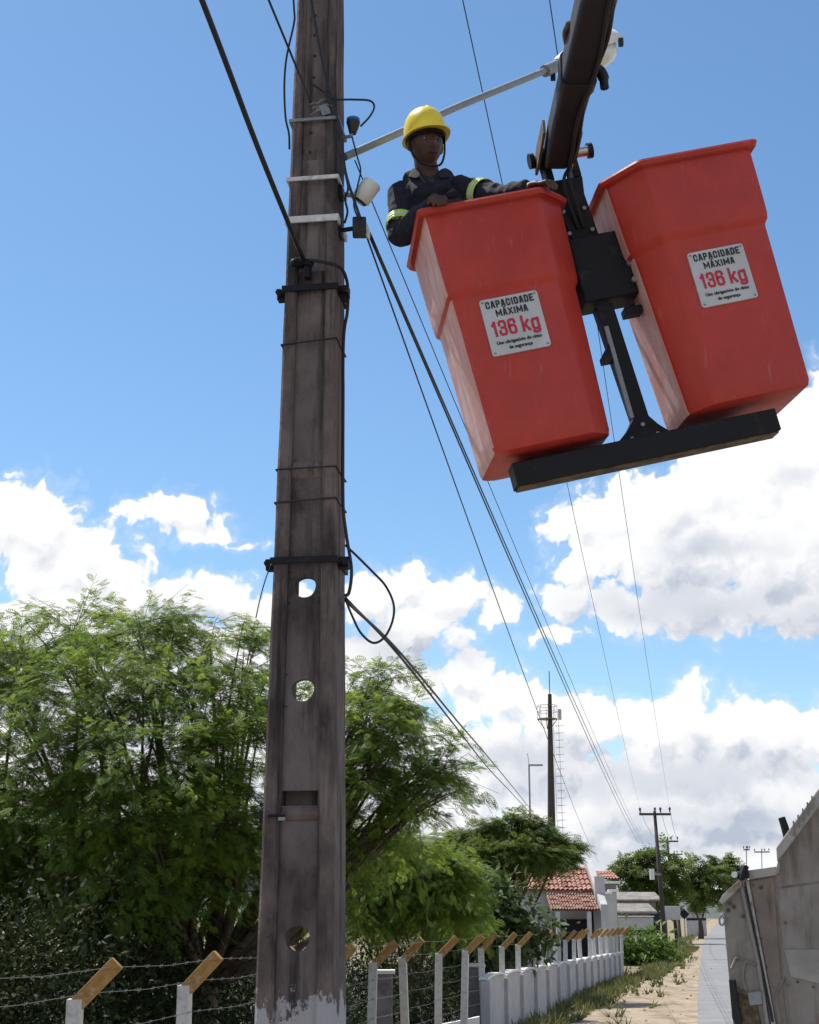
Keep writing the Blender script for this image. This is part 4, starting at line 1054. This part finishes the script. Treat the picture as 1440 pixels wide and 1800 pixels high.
fm=MB().prism([A(.46,.25,.46),A(.60,.25,.46),A(.585,.25,.70),A(.60,.25,.80),A(.415,.25,.80),A(.43,.25,.66)],RA@Vector((0,.08,0))); build('upright',fm,'dark_steel',lift,bevel=.006)
fm=MB(); AB(fm,.415,.455,.245,.335,.80,.985); AB(fm,.555,.597,.245,.335,.80,.985); build('yoke',fm,'dark_steel',lift,bevel=.006)
fm=MB().tube([A(.375,.29,.945),A(.69,.29,.945)],.027,16); build('pivot_pin',fm,'chrome',lift,smooth=40)
for u in(.375,.685): build('pin_collar',MB().tube([A(u-.012,.29,.945),A(u+.012,.29,.945)],.040,16),'dark_steel',lift,smooth=40)
# boom
p0=U(977,278,6.42); p1=U(1047,0,4.95); pe=p1+(p1-p0)*1.4
bd=(p1-p0).normalized(); bs=bd.cross(Vector((0,0,1))).normalized(); bn=bs.cross(bd)
def bsec(p,w,hh,c=.02): return [p+bs*a*w+bn*b*hh for a,b in((-1+.25,-1),(1-.25,-1),(1,-1+.25),(1,1-.25),(1-.25,1),(-1+.25,1),(-1,1-.25),(-1,-1+.25))]
mb=MB().loft([bsec(p0+bd*.02,.062,.072),bsec(p0+bd*.30,.070,.075),bsec(p1,.074,.080),bsec(pe,.08,.09)]); build('boom',mb,'boom',lift,bevel=.01)
for s in(-1,1):
    mb=MB().prism([p0+bs*s*.082+bn*.07+bd*.28,p0+bs*s*.082-bn*.02+bd*.32,p0+bs*s*.082-bn*.06+bd*.02,p0+bs*s*.082-bn*.05-bd*.10,p0+bs*s*.082+bn*.05-bd*.10,p0+bs*s*.082+bn*.07],bs*s*.014)
    build('cheek_plate',mb,'rust',lift,bevel=.003)
# collar with hook and hose guide further up
pcx=p0.lerp(p1,.56)
mb=MB().loft([bsec(pcx,.080,.087),bsec(pcx+bd*.10,.081,.088)]); build('boom_collar',mb,'boom',lift,bevel=.006)
hk=spline([pcx+bs*s_*.1-bn*.10 for s_ in(1.,)]+[pcx+bs*.13-bn*.12,pcx+bs*.15-bn*.17-bd*.03,pcx+bs*.135-bn*.22-bd*.05],5)
hk=[U(1036,128,5.55),U(1052,124,5.55),U(1060,134,5.55),U(1063,155,5.55)]
build('hook',MB().tube(spline(hk,5),[.03]*6+[.026]*6+[.02]*4,8),'boom',lift,smooth=True)
g_=[U(1000,42,5.2),U(994,60,5.3),U(1000,95,5.5),U(1002,130,5.6),U(1006,158,5.75)]
build('hose',MB().tube(spline(g_,6),.014,8),'rust',lift,smooth=True)
for k,(o1,o2) in enumerate(((.062,-.045),(.046,-.066))):
    pts=[p0+bd*t*(p1-p0).length+bs*(-o1-.012*math.sin(t*9+k))+bn*(o2-.02) for t in (.04,.2,.36,.52,.7,.88,1.1,1.4)]
    pts=[A(.50+.03*k,.24,.52),A(.48+.03*k,.20,.75)]+pts
    build('hydraulic_hose',MB().tube(spline(pts,5),.0095,6),'rubber',lift,smooth=True)
for u,w in((.45,.62),(.56,.62),(.45,.50),(.57,.50),(.54,-.54),(.60,-.60),(.47,-.60)):
    build('bolt',MB().tube([A(u,.252 if w>0 else .237,w),A(u,.236 if w>0 else .222,w)],.011,6),'galv',lift)
# ------------------------------------------------------------------ worker
def capsule(mb,p,q,r0,r1,n=12):
    p,q=Vector(p),Vector(q); t=(q-p).normalized()
    pts=[];rs=[]
    for k in range(4): g=math.pi/2*(1-k/4.); pts.append(p-t*r0*math.sin(g)); rs.append(max(r0*math.cos(g),.002))
    pts+= [p,q]; rs+=[r0,r1]
    for k in range(1,5): g=math.pi/2*k/4.; pts.append(q+t*r1*math.sin(g)); rs.append(max(r1*math.cos(g),.002))
    mb.tube(pts,rs,n)
HC=U(749,255,6.58)                              # head centre
foot=A(-.02,.33,-.54)
man=thing('person',tuple(foot),'worker in yellow helmet and navy uniform leaning on the left bucket rim','person')
nk=U(754,300,6.62); chest=U(760,372,6.64); belly=chest.lerp(foot+Vector((0,0,.95)),.55); pel=foot+Vector((.02,0,.92))
shL=U(708,343,6.62); elL=U(704,412,6.50); wrL=None
shR=U(812,335,6.62); elR=U(880,346,6.40); wrR=None
hl=A(-.225,-.068,.664); hr=A(.322,-.026,.664)
oL=(RA@Vector((.10,-1,0))).normalized(); oR=(RA@Vector((.62,-.78,0))).normalized(); upA=RA@Vector((0,0,1))
wrL=hl-oL*.085+upA*.022; wrR=hr-oR*.085+upA*.024-RA@Vector((.02,0,0))
Rh=Matrix.Rotation(R_(20),3,'Z')@Matrix.Rotation(R_(10),3,'X')@Matrix.Rotation(R_(-4),3,'Y')
def Hd(x,y,z): return HC+Rh@Vector((x,y,z))          # head frame: face looks to -y
def headmesh(mb):
    n,m=28,22; v=[]; 
    def rad(d):
        x,y,z=d; 
        r=Vector((x*.085,y*.098,z*.127))
        if z<0: r.x*=1-.22*(-z)**1.6; r.y*=1-(.0 if y<0 else .35)*(-z)**1.2
        if y<0:
            f=max(0,-y)
            r.y-= .020*math.exp(-((x/.16)**2+((z+.10)/.20)**2))*f      # nose
            r.y-= .010*math.exp(-((x/.26)**2+((z+.22)/.07)**2))*f      # nose tip
            r.y-= .007*math.exp(-((x/.55)**2+((z-.22)/.10)**2))*f      # brow
            for s in(-1,1): r.y+=.010*math.exp(-(((x-s*.40)/.20)**2+((z-.06)/.11)**2))*f   # eye sockets
            r.y-= .008*math.exp(-((x/.30)**2+((z+.50)/.06)**2))*f      # upper lip
            r.y-= .008*math.exp(-((x/.26)**2+((z+.62)/.06)**2))*f      # lower lip
            r.y-= .010*math.exp(-((x/.30)**2+((z+.88)/.14)**2))*f      # chin
            for s in(-1,1): r.y-=.006*math.exp(-(((x-s*.55)/.2)**2+((z+.15)/.2)**2))*f
        return r
    pts=[Vector((0,0,-1))]
    for i in range(1,m):
        th=-math.pi/2+math.pi*i/m
        for k in range(n): g=2*math.pi*k/n; pts.append(Vector((math.cos(th)*math.cos(g),math.cos(th)*math.sin(g),math.sin(th))))
    pts.append(Vector((0,0,1)))
    f=[(0,1+(k+1)%n,1+k) for k in range(n)]
    for i in range(m-2):
        for k in range(n): a=1+i*n; f.append((a+k,a+(k+1)%n,a+n+(k+1)%n,a+n+k))
    e=len(pts)-1; a=1+(m-2)*n; f+=[(a+k,a+(k+1)%n,e) for k in range(n)]
    mb.add([Hd(*rad(p)) for p in pts],f)
    for s in(-1,1):
        mb.ball(Hd(s*.087,.012,-.005),(.014,.022,.034),10,8,Rh)
def hand(mb,wr,base,along,down,thumb):
    "palm rests on the rim, fingers fold over it and down its outside"
    along=along.normalized(); down=down.normalized()
    capsule(mb,wr,wr.lerp(base,.5),.028,.030)
    for k in range(4):
        kb=base+along*(k-1.5)*.021
        capsule(mb,wr.lerp(base,.45)+along*(k-1.5)*.014,kb,.016,.0125,8)
        ln=(.85,1.0,.96,.78)[k]
        out=(base-wr); out=(out-down*out.dot(down)).normalized()
        k1=kb+(out*.030+down*.006)*ln; k2=k1+(out*.008+down*.026)*ln; k3=k2+(down*.020-out*.006)*ln
        capsule(mb,kb,k1,.0115,.0105,8); capsule(mb,k1,k2,.0105,.0095,8); capsule(mb,k2,k3,.0095,.0080,8)
    tb=wr.lerp(base,.35)+along*thumb*.030
    t1=tb+along*thumb*.024+(base-wr).normalized()*.018; t2=t1+(base-wr).normalized()*.026-along*thumb*.004
    capsule(mb,tb,t1,.014,.012,8); capsule(mb,t1,t2,.012,.009,8)
def remesh(name,mb,vox,m,parent,smooth=4,disp=None):
    me=bpy.data.meshes.new('tmp'); me.from_pydata([tuple(x) for x in mb.v],[],mb.f)
    bm=bmesh.new(); bm.from_mesh(me); bmesh.ops.recalc_face_normals(bm,faces=bm.faces[:]); bm.to_mesh(me); bm.free()
    o=link('tmp',me); md=o.modifiers.new('r','REMESH'); md.mode='VOXEL'; md.voxel_size=vox
    s_=o.modifiers.new('s','SMOOTH'); s_.iterations=smooth; s_.factor=.5
    dg=bpy.context.evaluated_depsgraph_get(); dg.update()
    me2=bpy.data.meshes.new_from_object(o.evaluated_get(dg)); bpy.data.objects.remove(o)
    og=origin(parent)
    if disp:
        nr=[v.normal.copy() for v in me2.vertices]
        for v,nn_ in zip(me2.vertices,nr): v.co+=nn_*disp(v.co)
    for v in me2.vertices: v.co-=og
    me2.name=name; me2.materials.clear(); me2.materials.append(MT[m])
    for p in me2.polygons: p.use_smooth=True
    return link(name,me2,parent)
dn=RA@Vector((0,-.15,-1))
mb=MB(); headmesh(mb)
capsule(mb,HC+Rh@Vector((0,.02,-.07)),nk.lerp(chest,.45),.058,.070)
capsule(mb,nk.lerp(chest,.8)+Vector((0,-.022,0)),belly,.125,.14); capsule(mb,belly,pel,.14,.15)
for s,e_,w_ in((shL,elL,wrL),(shR,elR,wrR)):
    capsule(mb,nk.lerp(chest,.8),s,.06,.05); capsule(mb,s,e_,.052,.042); capsule(mb,e_,w_,.042,.028)
hand(mb,wrL,hl,RA@Vector((1,0,0)),dn,1); hand(mb,wrR,hr,RA@Vector((.78,.62,0)).normalized(),dn,-1)
for s in(-1,1):
    hp=pel+Vector((s*.09,0,-.03)); kn=pel.lerp(foot,.5)+Vector((s*.11,-.04,0)); an_=foot+Vector((s*.12,0,.08))
    capsule(mb,hp,kn,.085,.058); capsule(mb,kn,an_,.056,.040); capsule(mb,an_,an_+Vector((0,-.14,-.04)),.042,.035)
body=remesh('body',mb,.0062,'skin',man,3); 
# clothing
mb=MB()
capsule(mb,nk.lerp(chest,.95)+Vector((0,.015,-.01)),belly,.150,.165,20); capsule(mb,belly,pel,.165,.17,20)
for s in(-1,1):
    capsule(mb,nk+Vector((s*.080,.015,-.045)),chest+Vector((s*.036,-.095,.055)),.052,.064,14)
    capsule(mb,nk+Vector((s*.06,.075,-.03)),chest+Vector((s*.06,.05,0)),.055,.09,14)
for s,e_,w_ in((shL,elL,wrL),(shR,elR,wrR)):
    capsule(mb,nk.lerp(chest,.62)+Vector(((s.x-nk.x)*.45,.02,.0)),s,.072,.070,16); capsule(mb,s,e_,.074,.060,16); capsule(mb,e_,e_.lerp(w_,.88),.060,.044,16)
def wr_(p): return .010*noise.noise(p*13)+.007*noise.noise(p*27+Vector((3,1,7)))+.010*abs(noise.noise(Vector((p.x*9,p.y*9,p.z*22))))
shirt=remesh('shirt',mb,.009,'cloth',man,3,wr_)
mb=MB()
for s in(-1,1):
    hp=pel+Vector((s*.09,0,.0)); kn=pel.lerp(foot,.5)+Vector((s*.11,-.04,0)); an_=foot+Vector((s*.12,0,.08))
    capsule(mb,hp,kn,.10,.075,14); capsule(mb,kn,an_,.075,.062,14)
remesh('trousers',mb,.012,'cloth',man,3)
# collar flaps and open neck
for s in(-1,1):
    mb=MB(); rows=[]
    for (x,y,z,wd) in((.020,.075,.030,.050),(.060,.055,.028,.052),(.082,.005,.018,.055),(.080,-.050,-.008,.060),(.062,-.092,-.045,.062),(.040,-.118,-.085,.040)):
        p=nk+Vector((s*x,y,z)); o_=Vector((s*x,y*.6,0)).normalized(); q=p+o_*.030+Vector((0,0,-wd))
        rows.append([p,q])
    n_=len(rows); mb.add([v for r in rows for v in r],[(2*i,2*i+1,2*i+3,2*i+2) for i in range(n_-1)])
    o=build('collar',mb,'cloth',man,smooth=True); sd_=o.modifiers.new('s','SOLIDIFY'); sd_.thickness=.006; sd_.offset=0
    ss_=o.modifiers.new('u','SUBSURF'); ss_.levels=1; ss_.render_levels=2
# bare skin of the open neck is the body's own; button strip and pocket flaps
build('pocket_flap',MB().box(chest+Vector((.085,-.165,.005)),(.10,.012,.028),Matrix.Rotation(R_(-12),3,'Y')@Matrix.Rotation(R_(14),3,'X')),'cloth',man,bevel=.004)
def cuff(p,q,r,t0,t1,m,name):
    p,q=Vector(p),Vector(q); a=p.lerp(q,t0); b=p.lerp(q,t1)
    mb=MB().tube([a,a.lerp(b,.5),b],[r*.985,r,r*.985],22,False); 
    o=build(name,mb,m,man,smooth=True)
    sm=o.modifiers.new('s','SOLIDIFY'); sm.thickness=.004; return o
for p,q,r,t0 in((shL,elL,.078,.66),(shR,elR,.080,.44)):
    wd=.045/(Vector(q)-Vector(p)).length
    cuff(p,q,r,t0,t0+wd*.38,'lime','reflective_band'); cuff(p,q,r+.0005,t0+wd*.38,t0+wd*.8,'silver','reflective_band'); cuff(p,q,r,t0+wd*.8,t0+wd*1.2,'lime','reflective_band')
# eyes, brows, hair, chin strap
for s in(-1,1):
    build('eye',MB().ball(Hd(s*.034,-.081,.006),(.012,.008,.0055),10,8,Rh),'eyewhite',man,smooth=True)
    build('pupil',MB().ball(Hd(s*.034+.002,-.0875,.005),(.0055,.003,.0055),8,6,Rh),'strap',man,smooth=True)
    build('eyebrow',MB().tube([Hd(s*.016,-.097,.024),Hd(s*.036,-.094,.030),Hd(s*.056,-.081,.024)],.005,6),'strap',man)
build('mouth_line',MB().tube([Hd(-.026,-.092,-.071),Hd(0,-.102,-.0715),Hd(.026,-.092,-.071)],.0035,6),'strap',man)
mb=MB(); n=20
sec=[]
for zz_,gg in((.005,1.0),(.03,1.02),(.06,1.03)):
    sec.append([Hd(.088*gg*math.cos(g),.012+.094*gg*math.sin(g),zz_) for g in [-.25+ (math.pi+.5)*k/(n-1) for k in range(n)]])
k0=0
for i in range(2):
    for k in range(n-1): pass
mb.add([p for q in sec for p in q],[(i*n+k,i*n+k+1,(i+1)*n+k+1,(i+1)*n+k) for i in range(2) for k in range(n-1)])
hr_=build('hair',mb,'strap',man,smooth=True); hr_.modifiers.new('s','SOLIDIFY').thickness=.008
for s in(-1,1):
    build('chin_strap',MB().tube(spline([Hd(s*.098,-.004,.055),Hd(s*.099,-.012,.0),Hd(s*.088,-.030,-.06),Hd(s*.055,-.060,-.118),Hd(0,-.074,-.136)],5),.0062,6),'strap',man,smooth=True)
# helmet: shell with ridge, brim with peak
def helmet():
    mb=MB(); n=40; secs=[]
    def peak(g):
        f=max(0,-math.sin(g)); return f**3
    rim=[]
    for (k,z) in((1.0,.0),(1.01,.018),(.99,.045),(.94,.075),(.85,.102),(.70,.126),(.50,.142),(.28,.150),(.08,.153)):
        row=[]
        for i in range(n):
            g=2*math.pi*i/n; x,y=math.cos(g),math.sin(g)
            rid=.006*max(0,1-abs(x*k)/.10)*(1 if z>.05 else 0)
            row.append(Vector((.108*k*x,.010+.132*k*y,z+rid)))
        secs.append(row)
    br0=[];br1=[];br2=[]
    for i in range(n):
        g=2*math.pi*i/n; x,y=math.cos(g),math.sin(g); e=.012+.046*peak(g)
        br0.append(Vector(((.108+e)*x*(1 if peak(g)<.01 else 1),.010+(.132+e)*y,-.006-.016*peak(g))))
        br1.append(Vector(((.108+e)*x,.010+(.132+e)*y,-.012-.016*peak(g))))
        br2.append(Vector((.103*x,.010+.127*y,-.010)))
    ins=[Vector((.100*math.cos(2*math.pi*i/n),.010+.124*math.sin(2*math.pi*i/n),.05)) for i in range(n)]
    allsec=[ins,br2,br1,br0]+secs
    mb.loft([[Hd(*(Rk@p+hoff)) for p in s] for s in allsec],True,True)
    return mb
Rk=Matrix.Rotation(R_(-8),3,'X')@Matrix.Rotation(R_(-3),3,'Y'); hoff=Vector((0,.0,.046))
build('helmet',helmet(),'helmet',man,smooth=50)
build('helmet_band',MB().loft([[Hd(*(Rk@Vector((.100*math.cos(g),.010+.124*math.sin(g),z))+hoff)) for g in [2*math.pi*i/30 for i in range(30)]] for z in(-.028,.0)],False,False),'strap',man,smooth=True)
# ------------------------------------------------------------------ dump truck at the right edge
tk=thing('dump_truck',(U(1340,1700,13.6).x+1.2,13.9,0),'dusty grey dump truck body with rusty streaks at the right edge','truck')
TD=Vector((.955,-.297,0)); TN=Vector((-.297,-.955,0))           # along the near panel / out of it
TO=Vector((U(1306,1540,14.0).x,14.0,0))
def T(px,py,out=0.):
    "pixel on the truck's near panel plane (offset outwards) -> point"
    o=TO+TN*out; r=ray(px,py); k=(o-Vector((0,0,CAMH))).dot(TN)/r.dot(TN); return Vector((0,0,CAMH))+r*k
def TL(s,z,out=0.): return TO+TD*s+TN*out+Vector((0,0,z))
def tloc(px,py):
    p=T(px,py)-TO; return p.dot(TD),p.z
def tprism(name,pix,out,th,m,parent=tk,bevel=.006,label=None):
    return build(name,MB().prism([T(x,y,out) for x,y in pix],-TN*th),m,parent,bevel=bevel,label=label)
zb=U(1340,1815,13.6).z-.25
sB,_=tloc(1360,1800); sT,zT=tloc(1312,1531); sN,zN=tloc(1366,1522); sE,zE=tloc(1440,1408)
far_s=3.6
main=[TL(sT+.01,zT),TL(sN,zN-.01),TL(sN+.02,zN+.09),TL(sE,zE),TL(sE+.35,zE+.40),TL(far_s,zE+.42),TL(far_s,zb),TL(sB+.06,zb)]
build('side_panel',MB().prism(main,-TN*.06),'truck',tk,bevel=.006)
# overhanging rim that climbs to the cab guard
s1,z1_=tloc(1367,1512); s2,z2_=tloc(1440,1412)
rm=MB(); 
def rimsec(s,z,h_): return [TL(s,z,.10)-Vector((0,0,0)),TL(s,z+h_,.10),TL(s,z+h_,-.10),TL(s,z,-.02)]
rm.loft([rimsec(s1,z1_-.02,.13),rimsec(s2,z2_-.03,.15),rimsec(s2+.42,z2_+.46,.15),rimsec(far_s,z2_+.48,.15)])
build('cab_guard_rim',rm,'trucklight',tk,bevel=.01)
for k in range(5):
    f=.42+.11*k; s=s1+(s2-s1)*f; z=z1_+(z2_-z1_)*f
    build('rib',MB().box(TL(s,z+.075,.112),(.014,.02,.12),Matrix.Rotation(math.atan2(TD.y,TD.x),3,'Z')),'truck',tk)
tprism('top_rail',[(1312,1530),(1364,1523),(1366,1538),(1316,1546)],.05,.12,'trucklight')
tprism('corner_panel',[(1318,1549),(1360,1541),(1371,1700),(1386,1815),(1368,1815)],.012,.02,'truckbrown')
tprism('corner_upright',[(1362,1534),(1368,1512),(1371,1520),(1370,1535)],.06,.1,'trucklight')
# the end gate on the left of the dark gap
g0,_g=tloc(1298,1545); 
GD=Vector((.90,-.436,0)).normalized(); GN=Vector((-.436,-.90,0)).normalized()
def GT(px,py,out=0.):
    o=TO+GN*out-TN*.02; r=ray(px,py); k=(o-Vector((0,0,CAMH))).dot(GN)/r.dot(GN); return Vector((0,0,CAMH))+r*k
def gprism(name,pix,out,th,m,bevel=.005,parent=tk): return build(name,MB().prism([GT(x,y,out) for x,y in pix],-GN*th),m,parent,bevel=bevel)
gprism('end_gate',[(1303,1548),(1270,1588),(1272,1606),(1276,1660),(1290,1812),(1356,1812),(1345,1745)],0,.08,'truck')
gprism('gate_top_lip',[(1305,1541),(1270,1573),(1265,1583),(1269,1590),(1304,1557)],.05,.14,'trucklight')
gprism('gate_inner_frame',[(1300,1556),(1306,1556),(1336,1690),(1352,1800),(1346,1800),(1330,1692)],.03,.05,'truckband')
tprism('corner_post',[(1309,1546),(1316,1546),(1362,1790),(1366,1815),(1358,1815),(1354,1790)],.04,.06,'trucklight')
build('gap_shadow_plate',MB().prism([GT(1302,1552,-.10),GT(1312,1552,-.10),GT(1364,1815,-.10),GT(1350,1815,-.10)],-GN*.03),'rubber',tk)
# hinge hardware
hp=GT(1303,1538,.09)
build('hinge_pin',MB().tube([hp-GD*.09,hp+GD*.07],.035,12),'rubber',tk,smooth=40)
build('hinge_lug',MB().box(hp+GD*.02+Vector((0,0,.02)),(.05,.12,.14),Matrix.Rotation(.4,3,'Y')),'dark_steel',tk,bevel=.01)
build('hinge_cap',MB().tube([hp-GD*.05+GN*.03,hp-GD*.05+GN*.075],.028,12),'whiteplastic',tk,smooth=40)
for (x,y) in((1283,1588),(1290,1594),(1306,1610),(1330,1642),(1338,1560),(1280,1600)):
    build('bolt_stain',MB().tube([GT(x,y,.002),GT(x,y,.014)],.02,8),'rust',tk)
# hook loop
lp=[GT(x,y,.03) for x,y in((1270,1607),(1265,1615),(1266,1624),(1271,1626),(1274,1618),(1272,1609))]
build('hook_ring',MB().tube(spline(lp,4),.010,6),'galv',tk,smooth=True)
# pressed chevron stiffeners
def rib(pix,fn,out,w=.018,m='truck'):
    build('stiffener',MB().tube([fn(x,y,out) for x,y in pix],w,4),m,tk)
rib([(1372,1800),(1364,1752),(1379,1718),(1388,1732)],T,.01)
rib([(1286,1702),(1294,1683),(1312,1690),(1330,1696)],GT,.012,.016)
rib([(1310,1690),(1306,1718),(1314,1748)],GT,.012,.014)
build('panel_band',MB().prism([T(1378,1669,.012),T(1560,1669,.012),T(1560,1712,.012),T(1452,1732,.012),T(1390,1717,.012)],-TN*.02),'truckband',tk,bevel=.006)
gprism('lamp_bracket',[(1314,1745),(1338,1742),(1340,1765),(1318,1768)],.05,.06,'galv')
# mud flap and lower skirt
gprism('mud_flap',[(1281,1722),(1290,1722),(1303,1795),(1298,1812),(1287,1790)],.07,.10,'rubber')
gprism('lower_skirt',[(1291,1735),(1312,1742),(1330,1770),(1340,1812),(1300,1812)],.03,.05,'rust')
for pix in ([(1374,1560),(1440,1551),(1520,1541)],):
    build('seam',MB().tube([T(x,y,.004) for x,y in pix],.008,4),'truckbrown',tk)
for x,y in((1381,1622),(1402,1726),(1430,1735),(1324,1556),(1329,1600),(1338,1650),(1347,1700)):
    build('rivet',MB().tube([T(x,y,.012),T(x,y,.022)],.012,8),'rust',tk)
# smoke stack / antenna stub above the rim
st=T(1384,1470,-.25); 
build('exhaust_stub',MB().tube([T(1385,1475,-.25),T(1380,1455,-.25),T(1374,1437,-.25)],[.038,.038,.034],10),'rubber',tk,smooth=40)
# body floor, chassis and wheels, out of frame below
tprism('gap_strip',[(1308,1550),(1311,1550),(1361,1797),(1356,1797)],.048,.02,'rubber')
b_=MB()
def tb(s0,s1,o0,o1,z0,z1): return [TL(s,z,o) for z in(z0,z1) for o in(o0,o1) for s in(s0,s1)]
BF=[(0,2,3,1),(4,5,7,6),(0,1,5,4),(2,6,7,3),(0,4,6,2),(1,3,7,5)]
build('floor',MB().add(tb(sB+.1,far_s,-2.2,-.07,zb,zb+.12),BF),'truck',tk)
build('off_side_panel',MB().add(tb(sT+.1,far_s,-2.3,-2.2,zb,zT),BF),'truck',tk)
build('chassis',MB().add(tb(sB,far_s+1.8,-1.6,-.7,.75,1.1),BF),'dark_steel',tk)
for s in(.7,2.3,4.6):
    for o_ in(-.30,-2.0):
        w=build('wheel',MB().tube([TL(s,.5,o_-.14),TL(s,.5,o_-.12),TL(s,.5,o_+.12),TL(s,.5,o_+.14)],[.40,.5,.5,.40],28),'rubber',tk,smooth=40)
        build('rim',MB().tube([TL(s,.5,o_-.145),TL(s,.5,o_+.145)],.26,20),'trucklight',w,smooth=40)
build('cab',MB().add(tb(far_s+.3,far_s+2.0,-2.25,-.05,.8,2.75),BF),'trucklight',tk,bevel=.08)
